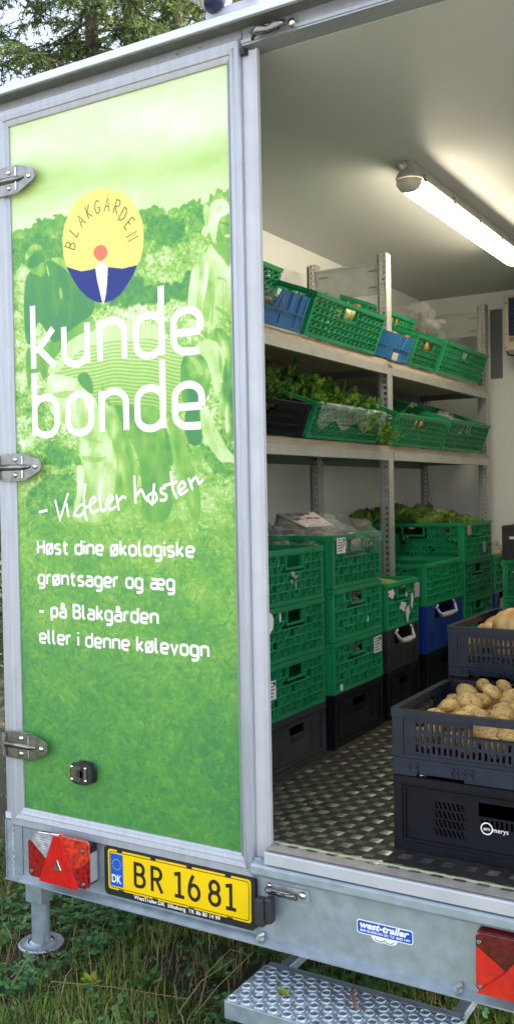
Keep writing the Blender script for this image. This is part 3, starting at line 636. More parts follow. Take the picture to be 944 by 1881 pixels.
# recessed slam lock
lk = MB(); P = [(x*.046*abs(math.cos(a))**.55*(1 if math.cos(a) > 0 else -1) if False else .044*math.copysign(abs(math.cos(a))**.6, math.cos(a)), .033*math.copysign(abs(math.sin(a))**.6, math.sin(a))) for x, a in [(1, 2*PI*i/24) for i in range(24)]]; P = [(x*.88, z*.92) for x, z in P]
lk.prism([(.262+x, .150+z) for x, z in P], 1, -.030, -.0005); lock = lk.build('door_lock', black_pl, TR, bevel=.004)
c = MB(); c.prism([(.2555+x*.80, .150+z*.80) for x, z in P], 1, -.0325, -.030); c.build('lock_plate', chrome_dark, lock)
c = MB(); c.box(.248, .272, -.034, -.0326, .139, .161); c.box(.262, .2745, -.034, -.0326, .128, .172); c.build('keyhole', blackpr, lock)
c = MB()
for sx in (-1, 1):
    for sz in (-1, 1): c = MB(); c.lathe((.2555+sx*.027, -.0325, .150+sz*.019), [(.005, 0), (.004, -.003), (.0001, -.004)], 10, 1); c.build('screw', chrome, lock, smooth=True)

# the second leaf, swung right back along the side wall
D2 = empty('open_door', (XR+.09, .08, 0)); D2.parent = TR
bx('door_core', alu_light, D2, .0, .035, 0, .90, -.03, 2.20, bevel=.004)
for a in ((.0, .06), (.84, .90)): bx('door_frame', alu, D2, .035, .048, a[0], a[1], -.03, 2.20)

# ------------------------------------------------------------------ bumper beam
b = MB(); b.prism([(.030, -.052), (.030, -.216), (.004, -.224), (.0035, -.2325), (-.026, -.2365), (-.026, -.2325), (-.001, -.2195), (-.001, -.056), (.02, -.048)], 0, -.012, XR+.07)
b.build('rear_beam', galv, TR)
b = MB(); b.prism([(.03, -.006), (-.012, -.008), (-.026, -.013), (-.031, -.020), (-.031, -.038), (-.027, -.045), (-.018, -.048), (-.0015, -.054), (.03, -.054)], 0, .861, XR+.07)
b.build('beam_lip', galv, TR, smooth=False)
b = MB(); b.box(-.083, -.079, -.008, .04, -.236, -.050); b.box(-.079, -.019, -.0045, -.0005, -.236, -.050); b.box(-.0185, -.0125, -.0045, .03, -.236, -.05)
b.build('beam_end_plate', galv, TR)
b = MB(); b.box(-.081, -.0125, -.018, .03, -.2405, -.2365); b.build('beam_end_plate', galv, TR)
b = MB()
for i in range(26): b.lathe((-.052+.002*math.sin(i*2.1), -.0045, -.07-.0062*i), [(.0045+.001*math.sin(i*1.7), .001), (.003, -.003), (.0001, -.004)], 6, 1)
b.build('weld_bead', galv_dull, TR, smooth=True)
for x in (.86+.02, 1.435): 
    b = MB(); b.tube([(x, -.034, -.219), (x-.006, -.020, -.214), (x+.004, -.006, -.210)], .006, 6); b.cyl((x, -.018), 2, .011, -.2225, -.214, 6); b.build('beam_bolt', galv_dull, TR)
# chassis rails, axle and wheels under the floor
for x in (.02, 1.76): bx('chassis_rail', galv, TR, x, x+.06, .032, YB, -.16, -.02)
for y in (.5, 1.3, 2.1, 2.9): bx('cross_member', galv, TR, .081, 1.759, y, y+.04, -.09, -.03)
bx('underfloor', mat('plywood_underside', (.10, .075, .05), .8, var=.2), TR, -.002, XR, .031, YB, -.029, -.001)
b = MB(); b.cyl((2.2, -.27), 0, .03, .02, 1.84, 12); b.build('axle', galv_dull, TR)
for x in (-.07, 1.75):
    wb = MB(); wb.lathe((x, 2.2, -.27), [(.15, 0), (.23, .0), (.262, .03), (.266, .09), (.262, .14), (.23, .17), (.15, .17)], 28, 0); wh = wb.build('wheel', rubber, TR, smooth=True)
    r = MB(); r.lathe((x, 2.2, -.27), [(.0001, .05), (.06, .04), (.10, .06), (.15, .02), (.15, .15), (.10, .11), (.0001, .12)], 20, 0); r.build('rim', galv_dull, wh, smooth=True)

# corner steady on the left
LG = empty('corner_steady', (-.070, .12, -.2275)); LG.parent = TR
bx('socket', galv, LG, -.037, .034, -.022, .035, -.138, -.013, bevel=.004)
b = MB(); b.cyl((-.002, .013), 2, .031, -.285, -.05, 20); b.build('leg', galv, LG, smooth=False)
b = MB(); b.lathe((-.002, .013, -.288), [(.031, .016), (.045, .006), (.064, .0), (.074, -.002), (.077, .005), (.072, .010), (.062, .004), (.045, .012)], 24); b.build('foot_pad', galv, LG, smooth=True)

# ------------------------------------------------------------------ tail lights
def quadprism(name, pts, y0, y1, m, parent, bevel=.0):
    b = MB(); b.prism(pts, 1, y0, y1); return b.build(name, m, parent, bevel=bevel)
TL = empty('tail_light', (0, 0, 0)); TL.parent = TR
bx('housing', black_pl, TL, .082, .298, -.046, -.0015, -.182, -.058, bevel=.006)
bx('housing_band', mat('grey_bracket_plastic', (.30, .31, .33), .5), TL, .2985, .3015, -.040, -.006, -.172, -.085)
quadprism('reversing_lens', [(.082, -.072), (.100, -.050), (.187, -.044), (.153, -.128)], -.060, -.0465, white_l, TL, .002)
quadprism('brake_lens', [(.071, -.080), (.078, -.073), (.150, -.131), (.132, -.183), (.080, -.183), (.072, -.176)], -.061, -.0462, red_mid, TL, .002)
quadprism('indicator_lens', [(.203, -.045), (.298, -.045), (.304, -.052), (.304, -.104), (.262, -.128), (.238, -.125)], -.061, -.0462, mat('amber_red_lens', (.50, .035, .015), .12, 0, coat=.6, var=.45, scale=70), TL, .002)
quadprism('fog_lens', [(.236, -.127), (.262, -.130), (.304, -.106), (.304, -.178), (.298, -.184), (.270, -.184)], -.0605, -.0462, red_mid, TL, .002)
b = MB(); b.prism([(.128, -.184), (.187, -.042), (.201, -.042), (.272, -.185)], 1, -.072, -.0463); tri = b.build('triangle_reflector', red_l, TL, bevel=.004)
b = MB(); b.prism([(.186, -.140), (.199, -.112), (.213, -.140)], 1, -.0745, -.0725); b.build('badge', chrome, TL, bevel=.001)
b = MB()
for i in range(9): b.box(.098+.006*i, .179-.0025*i, -.0612, -.0603, -.056-i*.0072, -.0545-i*.0072)
b.build('lens_ribs', white_l, TL)
for x, z in ((.290, -.072), (.292, -.172), (.082, -.170)):
    b = MB(); b.lathe((x, -.0612, z), [(.0065, 0), (.0065, -.003), (.003, -.0035), (.0001, -.001)], 10, 1); b.build('screw', chrome_dark, TL, smooth=True)
T2 = empty('tail_light', (0, 0, 0)); T2.parent = TR
bx('housing', red_dk, T2, 1.489, 1.765, -.048, -.0015, -.192, -.052, bevel=.008)
quadprism('corner_lens', [(1.495, -.085), (1.560, -.128), (1.500, -.186), (1.494, -.180)], -.056, -.0485, red_l, T2, .002)
quadprism('dark_lens', [(1.494, -.060), (1.500, -.055), (1.655, -.055), (1.620, -.100), (1.570, -.134), (1.495, -.083)], -.055, -.0485, red_dk, T2, .002)
quadprism('triangle_reflector', [(1.502, -.188), (1.565, -.131), (1.625, -.056), (1.640, -.056), (1.758, -.188)], -.062, -.0486, red_l, T2, .003)
for x, z in ((1.501, -.072), (1.503, -.178)):
    b = MB(); b.lathe((x, -.0565, z), [(.006, 0), (.006, -.003), (.003, -.0035), (.0001, -.001)], 10, 1); b.build('screw', chrome_dark, T2, smooth=True)

# ------------------------------------------------------------------ number plate
def rrect(x0, x1, z0, z1, r, n=4):
    return [(x1-r+r*math.cos(a), z1-r+r*math.sin(a)) for a in [PI/2*i/n for i in range(n+1)]]+[(x0+r+r*math.cos(a), z1-r+r*math.sin(a)) for a in [PI/2+PI/2*i/n for i in range(n+1)]]+\
           [(x0+r+r*math.cos(a), z0+r+r*math.sin(a)) for a in [PI+PI/2*i/n for i in range(n+1)]]+[(x1-r+r*math.cos(a), z0+r+r*math.sin(a)) for a in [3*PI/2+PI/2*i/n for i in range(n+1)]]
NP = empty('number_plate', (0, 0, 0)); NP.parent = TR
b = MB(); b.prism(rrect(.338, .862, -.203, -.060, .012), 1, -.016, -.0015); b.build('holder', black_pl, NP, bevel=.002)
b = MB(); b.prism(rrect(.352, .852, -.185, -.0655, .009), 1, -.018, -.0161); b.build('plate_sheet', yellowm, NP)
b = MB(); b.ribbon(rrect(.3585, .8455, -.179, -.0715, .008), .0022, -.01815, closed=True); b.build('border_line', blackpr, NP)
for x in (.388, .512, .640, .770): b = MB(); b.box(x, x+.018, -.0195, -.0181, -.0700, -.0645); b.box(x+.004, x+.022, -.0195, -.0181, -.1865, -.1815); b.build('clip', black_pl, NP)
b = MB(); b.prism(rrect(.3615, .4085, -.174, -.0765, .003), 1, -.0186, -.0181); b.build('country_band', euroblue, NP)
text_obj('country_code', 'DK', .034, whitepr, NP, (.3665, -.0188, -.163), fit=.036, bold=.0006)
b = MB()
for k in range(12):
    a = 2*PI*k/12; cx, cz = .385+.0155*math.cos(a), -.108+.0155*math.sin(a)
    b.add([(cx+(.0026 if i % 2 else .0011)*math.sin(PI*i/5), -.01895, cz+(.0026 if i % 2 else .0011)*math.cos(PI*i/5)) for i in range(10)], [tuple(range(10))])
b.build('star_ring', mat('star_yellow', (.7, .6, .05), .4), NP)
def plate_chars():
    b = MB(); h = .076; z0 = -.163; wd = .0105; y = -.0184; q = [0]
    def st(x, k, pts, closed=False):
        b.ribbon([(x+a*k, z0+wd/2+c*(h-wd)) for a, c in pts], wd, y-.00003*(q[0] % 6), closed); q[0] += 1
    k = .034
    def done():
        nonlocal b; b.build('character', blackpr, NP); b = MB()
    x = .454; st(x, k, [(0, 0), (0, 1), (.5, 1)]+arc(.5, .765, .42, .235, 90, -90, 7)+[(0, .53)]); st(x, k, [(.5, .53)]+arc(.55, .265, .45, .265, 90, -90, 7)+[(0, 0)]); done()
    x = .516; st(x, k, [(0, -.06), (0, 1), (.5, 1)]+arc(.5, .75, .45, .25, 90, -90, 7)+[(0, .5)]); st(x, k, [(.45, .5), (1.05, -.06)]); done()
    for x in (.597, .771):
        st(x, k, [(-.02, .92), (.2, .97), (.47, 1.0), (.47, 0)]); st(x, k, [(-.02, 0), (.96, 0)]); done()
    x = .647; st(x, k, arc(.5, .32, .5, .32, 0, 345, 16), True); st(x, k, [(0, .32), (.03, .55), (.2, .82), (.45, 1.06)]); done()
    x = .716; st(x, k, arc(.5, .27, .5, .27, 0, 345, 16), True); st(x, k, arc(.5, .76, .43, .25, 0, 345, 16), True); done()
plate_chars()
text_obj('dealer_text', 'WestTrailer.DK  Silkeborg  Tlf. 86 80 14 99', .0155, whitepr, NP, (.447, -.0164, -.1985), fit=.302, bold=.0002)

# sticker on the beam
SK = MB(); SK.prism(rrect(1.161, 1.315, -.146, -.110, .007), 1, -.0022, -.0012); SK.prism([(1.224+.0225*math.cos(2*PI*i/20), -.1475+.0125*math.sin(2*PI*i/20)) for i in range(20)], 1, -.0020, -.0012); SK.prism([(1.25+.0225*math.cos(2*PI*i/20), -.1475+.0125*math.sin(2*PI*i/20)) for i in range(20)], 1, -.0021, -.0012)
sk = SK.build('dealer_sticker', whitepr, TR)
b = MB(); b.prism(rrect(1.1635, 1.3125, -.1435, -.1125, .0055), 1, -.0026, -.0023); b.build('blue_field', stickerblue, sk)
b = MB()
for cx in (1.224, 1.25): b.ribbon([(cx+.014*math.cos(2*PI*i/20), -.1475+.009*math.sin(2*PI*i/20)) for i in range(11, 20)], .002, -.0024)
b.build('wheel_emblem', stickerblue, sk)
text_obj('sticker_name', 'west-trailer', .024, whitepr, sk, (1.170, -.0030, -.1295), fit=.135, bold=.0009, shear=.25)
text_obj('sticker_line', '8600 SILKEBORG DK TLF. 8680 1499', .0085, whitepr, sk, (1.170, -.0030, -.1395), fit=.137, bold=.0001)

# rubber-gripped bar lock keep on the beam, and its twin on the header
LK = empty('lock_keep', (0, 0, 0)); LK.parent = TR
b = MB(); b.prism(rrect(.893, 1.024, -.094, -.066, .003), 1, -.0060, -.0012); b.build('keep_plate', galv_dull, LK)
def clamp(x, z, s, par):
    b = MB()
    for i in range(3):
        P = [(x+.012*s*math.cos(a)+i*.030*s, -.018-.010*math.sin(a), z-.004*i*.3) for a in [PI*k/8 for k in range(9)]]
        b.tube(P, .0055*s, 8)
    b.tube([(x-.01, -.012, z-.008), (x+.075*s, -.012, z-.010)], .0085*s, 8); b.tube([(x-.012, -.026, z+.002), (x+.028*s, -.030, z+.005), (x+.075*s, -.020, z-.002)], .0045*s, 6)
    b.build('cam_clamp', chrome_dark, par, smooth=True)
clamp(.915, -.078, 1, LK)
b = MB(); b.lathe((1.008, -.006, -.080), [(.011, 0), (.011, -.006), (.007, -.010), (.0001, -.011)], 12, 1); b.build('keep_bolt', chrome, LK, smooth=True); b = MB(); b.lathe((.905, -.006, -.072), [(.007, 0), (.007, -.005), (.0001, -.007)], 10, 1); b.build('keep_bolt', chrome, LK, smooth=True)
b = MB(); b.box(.884, .912, -.056, -.026, -.170, -.094); b.box(.9125, .932, -.052, -.020, -.160, -.090); b.build('rubber_grip', rubber, LK, bevel=.006)
L2 = empty('lock_keep', (0, 0, 0)); L2.parent = TR
b = MB(); b.tube([(.914, -.028, 2.206), (.935, -.036, 2.209), (.96, -.030, 2.206), (.985, -.036, 2.206), (1.01, -.026, 2.214)], [.010, .013, .010, .013, .008], 8); b.tube([(.918, -.018, 2.222), (.985, -.020, 2.218)], .010, 8)
b.tube([(.911, -.028, 2.190), (.914, -.030, 2.207), (.925, -.020, 2.222)], [.004, .011, .008], 8); b.build('cam_clamp', chrome_dark, L2, smooth=True)
b = MB(); b.lathe((1.022, -.006, 2.213), [(.011, 0), (.012, -.010), (.008, -.016), (.0001, -.017)], 12, 1); b.build('keep_bolt', chrome, L2, smooth=True)
for x in (.66, .735): 
    b = MB(); b.lathe((x, -.016, 2.2232), [(.004, 0), (.004, -.004), (.0001, -.005)], 8, 2); b.build('rivet', chrome_dark, TR, smooth=True)

# floodlight on the roof edge
FL = empty('work_light', (.86, -.02, 2.2665)); FL.parent = TR
bx('bracket', whitepl, FL, -.087, .088, -.022, .06, .001, .030, bevel=.003)
b = MB(); b.tube([(-.10, .0, .12), (-.03, -.03, .045)], .034, 16); b.build('lamp_arm', whitepl, FL)
b = MB(); b.tube([(-.108, -.050, .100), (-.092, -.050, .086), (-.034, -.046, .040), (-.018, -.044, .032)], [.020, .040, .040, .018], 20); b.build('lamp_head', floodblue, FL, smooth=True)
b = MB()
b.tube([(-.094, -.058, .084), (-.040, -.054, .042)], .0365, 20)
for i in range(4):
    t = .14+.22*i; x_, z_ = -.094+.054*t, .084-.042*t; b.tube([(x_-.0015, -.0585+.004*t, z_+.0012), (x_+.0015, -.0583+.004*t, z_-.0012)], .0378, 20)
b.build('ribbed_lens', floodlens, FL)
b = MB(); b.tube([(.026, -.02, .056), (.085, -.01, .050)], [.022, .020], 12); b.tube([(.04, -.045, .03), (.08, -.04, .028)], .008, 8); b.build('lamp_cable', floodblue, FL, smooth=True)
bx('lamp_visor', black_pl, FL, -.15, -.09, -.03, .0, .125, .150)

# ------------------------------------------------------------------ ceiling light
CL = empty('ceiling_lamp', (0, 0, 0)); CL.parent = TR
xc = .905; y0, y1 = 1.04, 2.52
def capsule(zs, y0, y1, hw, n=8):
    """rounded-ended outlines stacked in z: list of (z, half width)"""
    rows = []
    for z, h in zs:
        r = []
        for k in range(n+1): a = PI+PI*k/n; r.append((xc+h*math.cos(a), y0+hw+h*1.0*math.sin(a), z))
        for k in range(n+1): a = PI*k/n; r.append((xc+h*math.cos(a), y1-hw+h*math.sin(a), z))
        rows.append(r)
    m = 2*(n+1); b = MB(); b.add([p for r in rows for p in r], [(i*m+k, i*m+(k+1) % m, (i+1)*m+(k+1) % m, (i+1)*m+k) for i in range(len(rows)-1) for k in range(m)]+[tuple(range(m-1, -1, -1)), tuple(range((len(rows)-1)*m, len(rows)*m))]); return b
capsule([(ZC-.001, .014), (ZC-.018, .022), (ZC-.045, .040), (ZC-.060, .049), (ZC-.066, .052), (ZC-.070, .050)], y0, y1, .050).build('lamp_base', lampbase, CL)
capsule([(ZC-.0705, .046), (ZC-.090, .044), (ZC-.104, .036), (ZC-.112, .024), (ZC-.114, .010)], y0+.05, y1-.05, .046).build('diffuser', lamp_on, CL, smooth=False)
for yy, s in ((y0+.002, 1), (y1-.002, -1)):
    b = MB(); rows = []
    for z, h in ((ZC-.0703, .049), (ZC-.090, .046), (ZC-.104, .037), (ZC-.112, .022), (ZC-.1145, .002)):
        rows.append([(xc+h*math.cos(PI+PI*k/10), yy+s*.053+s*h*math.sin(PI+PI*k/10)*1.0, z) for k in range(11)])
    b.add([p for r in rows for p in r], [(i*11+k, i*11+k+1, (i+1)*11+k+1, (i+1)*11+k) for i in range(4) for k in range(10)]); b.build('end_cap', lampend, CL, smooth=True)
for yy in (1.10, 1.42, 1.74, 2.06): b = MB(); b.box(xc+.0505, xc+.055, yy, yy+.022, ZC-.080, ZC-.055); b.build('lamp_clip', rack_dark, CL); b = MB(); b.box(xc-.055, xc-.0505, yy, yy+.022, ZC-.080, ZC-.055); b.build('lamp_clip', rack_dark, CL)
b = MB(); b.lathe((xc-.015, y0-.002, ZC-.028), [(.0001, -.006), (.006, -.006), (.007, -.001), (.018, -.001), (.020, .004), (.020, .02)], 14, 1); b.build('gland', rack_m, CL, smooth=True)

# cooling unit and metal plate on the front wall
CU = empty('cooling_unit', (0, 0, 0)); CU.parent = TR
bx('casing', beige, CU, .606, 1.30, 3.30, YB-.004, 1.793, 2.114, bevel=.006)
bx('grille_recess', louvre_m, CU, .634, 1.27, 3.298, 3.2995, 1.876, 2.098)
for i in range(9): 
    b = MB(); z = 1.885+.0235*i; b.prism([(3.298, z+.010), (3.284, z), (3.286, z-.0015), (3.298, z+.006)], 0, .636, 1.268); b.build('louvre', mat('louvre_slat', (.05, .09, .17), .4) if i == 0 else MATS['louvre_slat'], CU)
bx('badge_strip', mat('badge_tan', (.33, .24, .15), .5), CU, .637, .80, 3.294, 3.2995, 1.846, 1.870)
for z in (2.07, 1.89, 1.815): b = MB(); b.lathe((.619, 3.2995, z), [(.005, 0), (.004, -.002), (.0001, -.003)], 8, 1); b.build('screw', chrome_dark, CU)
b = MB(); b.tube([(.615, 3.33, 1.80), (.62, 3.33, 1.775), (.66, 3.33, 1.765), (.9, 3.33, 1.77)], .005, 6); b.build('drain_cable', rubber, CU)
bx('wall_plate', rack_dark, TR, .445, .519, YB-.006, YB-.0032, 1.668, 2.09)

# ================================================================== SHELVING RACK
RK = empty('shelving_rack', (.3, 1.8, ZF)); RKo = Vector((.3, 1.8, ZF))
tag(RK, 'galvanised boltless shelving rack with two shelves of crates along the left wall', 'shelving rack')
def rk(o): o.parent = RK; o.location = -RKo; return o
def ladder(x0, x1, y, z0, z1, step=.026, slot=.013, edge=.006, t=.0015):
    """slotted flange in the x-z plane at depth y"""
    b = MB(); b.box(x0, x0+edge, y, y+t, z0, z1); b.box(x1-edge, x1, y, y+t, z0, z1)
    z = z0
    while z < z1-.001: b.box(x0+edge, x1-edge, y, y+t, z, min(z+step-slot, z1)); z += step
    return b
def post(x, y, z1, front):
    s = 1 if front else -1; z0 = ZF+.001
    b = ladder(x-.030, x-.004, y-.022, z0, z1); b.box(x-.0035, x+.0, y-.025, y+.03, z0, z1)
    b.box(x-.034, x-.030, y-.022, y+.004, z0, z1); b.box(x-.048, x-.034, y+.0, y+.004, z0, z1); b.box(x-.052, x-.048, y-.012, y+.004, z0, z1)
    b.box(x-.002, x+.012, y-.0285, y-.025, z0, z1) if False else None
    rk(b.build('post', rack_m))
YP = (.40, 1.835, 3.29)
for y in YP: post(.505, y, 2.072, True); post(.135, y+.02, 2.072, False)
for zt in (1.585, 1.197):
    o = rk(bx('shelf_board', board_m, None, .11, .507, .39, 3.30, zt-.027, zt-.0005)); 
    b = MB(); b.box(.486, .509, .39, YP[1]-.03, zt-.062, zt-.0275); b.box(.486, .509, YP[1]+.032, 3.27, zt-.062, zt-.0275)
    b.box(.486, .512, .39, YP[1]-.03, zt-.0655, zt-.0622); b.box(.486, .512, YP[1]+.032, 3.27, zt-.0655, zt-.0622)
    rk(b.build('shelf_beam', rack_m))
    b = MB(); b.box(.098, .110, .39, 3.30, zt-.075, zt-.0275); y = .42
    while y < 3.28: b.box(.1102, .1112, y, y+.018, zt-.058, zt-.05); y += .045
    rk(b.build('shelf_beam', rack_dark))
    for y in (YP[0]+.03, YP[1]+.035, YP[2]-.06): rk(bx('cross_tie', rack_dark, None, .111, .485, y, y+.02, zt-.058, zt-.0278))
for y in YP:
    b = MB(); b.box(.136, .455, y+.004, y+.0055, 1.905, 2.030); b.box(.136, .455, y-.001, y+.010, 2.030, 2.040); b.box(.136, .455, y-.001, y+.010, 1.895, 1.905)
    o = rk(b.build('side_brace', rack_m)); b = MB()
    for xx in (.150, .405):
        for zz in (1.925, 2.0): b.box(xx, xx+.045, y+.0015, y+.0038, zz, zz+.006)
    b.build('brace_slot', rack_dark, o)

# ================================================================== CRATES
CACHE = {}
def map_wall(mb, A, B, z0, nrm):
    """returns put(u0,u1,w0,w1,d0,d1): box in wall coordinates, u from A to B, w up, d outward depth"""
    A = Vector(A); U = (Vector(B)-A); U.normalize(); N = Vector(nrm)
    def P(u, w_, d): q = A+U*u+N*d; return (q.x, q.y, z0+w_)
    def put(u0, u1, w0, w1, d0, d1):
        mb.add([P(u0,w0,d0),P(u1,w0,d0),P(u1,w0,d1),P(u0,w0,d1),P(u0,w1,d0),P(u1,w1,d0),P(u1,w1,d1),P(u0,w1,d1)],
               [(0,1,2,3),(7,6,5,4),(0,4,5,1),(1,5,6,2),(2,6,7,3),(3,7,4,0)])
    def bar(u0, w0, u1, w1, t, d0, d1):
        L = math.hypot(u1-u0, w1-w0); nx, nw = -(w1-w0)/L*t/2, (u1-u0)/L*t/2
        c = [(u0-nx, w0-nw), (u1-nx, w1-nw), (u1+nx, w1+nw), (u0+nx, w0+nw)]
        mb.add([P(u, w_, d) for d in (d0, d1) for u, w_ in c], [(0,1,2,3),(7,6,5,4),(0,4,5,1),(1,5,6,2),(2,6,7,3),(3,7,4,0)])
    return put, bar
def wall_green(U, H, solid, hw=.062, style=0):
    """ribbed vegetable crate wall; handle opening near the top centre"""
    b = MB(); return b
def build_wall(kind, mb, A, B, nrm, H):
    put, bar = map_wall(mb, A, B, 0, nrm); U = (Vector(B)-Vector(A)).length
    T = .010
    if kind in ('green', 'open'):
        ho0, ho1 = U/2-.056, U/2+.056; hz0, hz1 = H-.062, H-.026
        put(0, U, H-.016, H, -T, .007); put(0, U, 0, .014, -T, .004)             # rims
        put(.004, U-.004, H-.021, H-.016, -T, .003)
        for u in (0, U-.017): put(u, u+.017, .014, H-.021, -T, .004)
        put(ho0-.007, ho0, hz0-.006, H-.021, -T, .004); put(ho1, ho1+.007, hz0-.006, H-.021, -T, .004); put(ho0, ho1, hz0-.007, hz0, -T, .004)
        nl = 5; lev = [.014+(H-.035)*i/nl for i in range(nl+1)]
        nc = max(6, round(U/.044)); cu = [.017+(U-.034)*i/nc for i in range(nc+1)]
        for i in range(1, nl):
            z = lev[i]
            if hz0-.006 < z < hz1: put(.017, ho0-.007, z-.0018, z+.0018, -.004, .0045); put(ho1+.007, U-.017, z-.0024, z+.0024, -.004, .0055)
            else: put(.017, U-.017, z-.0024, z+.0024, -.004, .0055)
        inn = -.0065
        for j in range(nc):
            for i in range(nl):
                u0, u1, z0, z1 = cu[j], cu[j+1], lev[i], lev[i+1]
                if u1 > ho0-.012 and u0 < ho1+.012 and z1 > hz0-.004: continue
                if j: put(u0-.0024, u0+.0024, z0+.0018, z1-.0018, inn, .0036)
                if (i+j) % 2 or kind == 'open': bar(u0+.003, z0+.003, u1-.003, z1-.003, .0055, inn, .0030)
                if kind == 'green' and (i*3+j) % 4 == 1: put((u0+u1)/2-.003, (u0+u1)/2+.003, z0+.002, z0+(z1-z0)*.6, inn, .0052)
        if kind == 'green':
            # inner skin round the handle
            for j in range(nc):
                for i in range(nl):
                    u0, u1, z0, z1 = cu[j], cu[j+1], lev[i], lev[i+1]
                    if u1 > ho0-.012 and u0 < ho1+.012 and z1 > hz0-.004: continue
                    if (i+j*2) % 7 != 3: put(u0, u1, z0, z1, -.0098, -.0080)
            for sx in (.018, U-.018-.030):     # stacking tabs at the top corners
                bar(sx, H-.030, sx+.015, H-.052, .004, .0035, .0062); bar(sx+.015, H-.052, sx+.030, H-.030, .004, .0035, .0062)
        for k in range(int(U/.03)): put(.02+k*.03, .034+k*.03, -.001, .0, -.003, .004) if k*.03+.034 < U else None
    elif kind in ('slot', 'slotlow'):
        # fine vertical slots, moulded rounded rim, inset panel
        put(0, U, H-.020, H, -T, .009); put(0, U, 0, .010, -T, .003)
        put(0, .030, .010, H-.020, -T, .003); put(U-.030, U, .010, H-.020, -T, .003)
        low = kind == 'slotlow'; cut0, cut1, cz = (U*.335, U*.665, H-.058) if low else (U*.40, U*.60, H-.055)
        zt = H-.020; rows = [(.013+(H-.042)*i/3+.004, .013+(H-.042)*(i+1)/3-.004) for i in range(3)]
        # solid bands
        zs = [.010]+[z for r in rows for z in r]; 
        bands = [(.010, rows[0][0]), (rows[0][1], rows[1][0]), (rows[1][1], rows[2][0])]
        for z0, z1 in bands: put(.030, U-.030, z0, z1, -.006, .0)
        def seg(u0, u1, z0, z1):
            n_ = max(1, int((u1-u0)/.0150)); st = (u1-u0)/n_
            for k in range(n_): put(u0+k*st, u0+k*st+st*.52, z0, z1, -.006, .0)
        for ri, (z0, z1) in enumerate(rows):
            if ri == 2: put(.030, .056, z0, z1, -.006, 0); seg(.056, cut0-.006, z0, z1); put(cut0-.006, cut0, z0, zt, -.006, 0); put(cut1, cut1+.006, z0, zt, -.006, 0); seg(cut1+.006, U-.056, z0, z1); put(U-.056, U-.03, z0, z1, -.006, 0); put(cut0, cut1, z0, min(cz, z1), -.006, 0)
            else: put(.030, .056, z0, z1, -.006, 0); seg(.056, U-.056, z0, z1); put(U-.056, U-.03, z0, z1, -.006, 0)
        put(.030, cut0, rows[2][1], zt, -.006, .0); put(cut1, U-.03, rows[2][1], zt, -.006, .0)
    elif kind == 'foot':
        # shallow base band with ribs and a dip
        put(0, U, H-.008, H, -T, .004); put(0, U*.1, 0, H-.008, -T, .002)
        put(U*.1, U*.30, .010, H-.008, -T, .0); put(U*.30, U, 0, H-.008, -T, .0)
        for u in (.07, .10, .25, .27, .30, .33, .50, .53): put(U*u, U*u+.004, .008, H-.010, 0, .004)
        put(U*.07, U*.11, H*.5, H*.5+.004, 0, .004); put(U*.25, U*.34, H*.45, H*.45+.004, 0, .004)
    elif kind == 'fold':
        # folding crate: framed panel, groups of slanted slots, long hand hole
        put(0, U, H-.018, H, -T, .006); put(0, U, 0, .022, -T, .005); put(.02, U-.02, .022, .028, -T, .002)
        put(.0, .024, .022, H-.018, -T, .004); put(U-.024, U, .022, H-.018, -T, .004)
        put(.030, .034, .03, H-.024, 0, .006); put(U-.034, U-.030, .03, H-.024, 0, .006); put(.034, U-.034, H-.030, H-.026, -.004, .006)
        put(.034, U-.034, .028, .032, -.004, .006)
        ho0, ho1, hz0, hz1 = (U*.355, U*.645, H-.078, H-.042) if U > .6 else (U*.38, U*.62, H-.070, H-.040)
        g = [(U*.17, U*.30), (U*.70, U*.83)] if U > .4 else [(U*.12, U*.28), (U*.72, U*.88)]
        gz0, gz1 = H*.26, H*.74
        cols = [.024, g[0][0], g[0][1], ho0, ho1, g[1][0], g[1][1], U-.024]
        put(cols[0], cols[1], .022, H-.018, -.006, 0); put(cols[2], cols[3], .022, H-.018, -.006, 0); put(cols[4], cols[5], .022, H-.018, -.006, 0); put(cols[6], cols[7], .022, H-.018, -.006, 0)
        put(ho0, ho1, hz1, H-.018, -.006, 0); put(ho0, ho1, .022, hz0-.026, -.006, 0); put(ho0, ho1, hz0-.006, hz0, -.006, 0)
        n_ = int((ho1-ho0)/.012)
        for k in range(n_): put(ho0+(ho1-ho0)*k/n_, ho0+(ho1-ho0)*(k+.5)/n_, hz0-.026, hz0-.006, -.006, 0)
        for u0, u1 in g:
            put(u0, u1, .022, gz0, -.006, 0); put(u0, u1, gz1, H-.018, -.006, 0); nr = 4; dz = (gz1-gz0)/nr
            for r in range(nr):
                za, zb = gz0+dz*r, gz0+dz*(r+1); put(u0, u1, zb-.005, zb, -.006, 0)
                nn = 7
                for k in range(nn+1):
                    c = u0+(u1-u0)*k/nn; bar(max(u0, c-.004), zb-.005, min(u1, c+.004), za, .0058, -.006, 0)
    elif kind == 'euro':
        # solid stacking box with U cut-out under a handle, ribbed foot
        put(0, U, 0, .016, -T, .0); put(0, .026, .016, H, -T, .004); put(U-.026, U, .016, H, -T, .004)
        c0, c1 = U*.24, U*.76; cz = H-.070
        put(.026, c0, .016, H, -T, .0); put(c1, U-.026, .016, H, -T, .0); put(c0, c1, .016, cz, -T, .0)
        put(.026, c0, H-.010, H, 0, .004); put(c1, U-.026, H-.010, H, 0, .004)
        for u in (.12, .20, .42, .58, .80, .88): put(U*u, U*u+.005, .016, H*.40, 0, .005)
        put(U*.12, U*.20+.005, H*.40, H*.40+.004, 0, .005); put(U*.80, U*.88+.005, H*.40, H*.40+.004, 0, .005)
    elif kind == 'ucut':
        put(0, U, 0, .014, -T, .003); put(0, .014, .014, H, -T, .003); put(U-.014, U, .014, H, -T, .003)
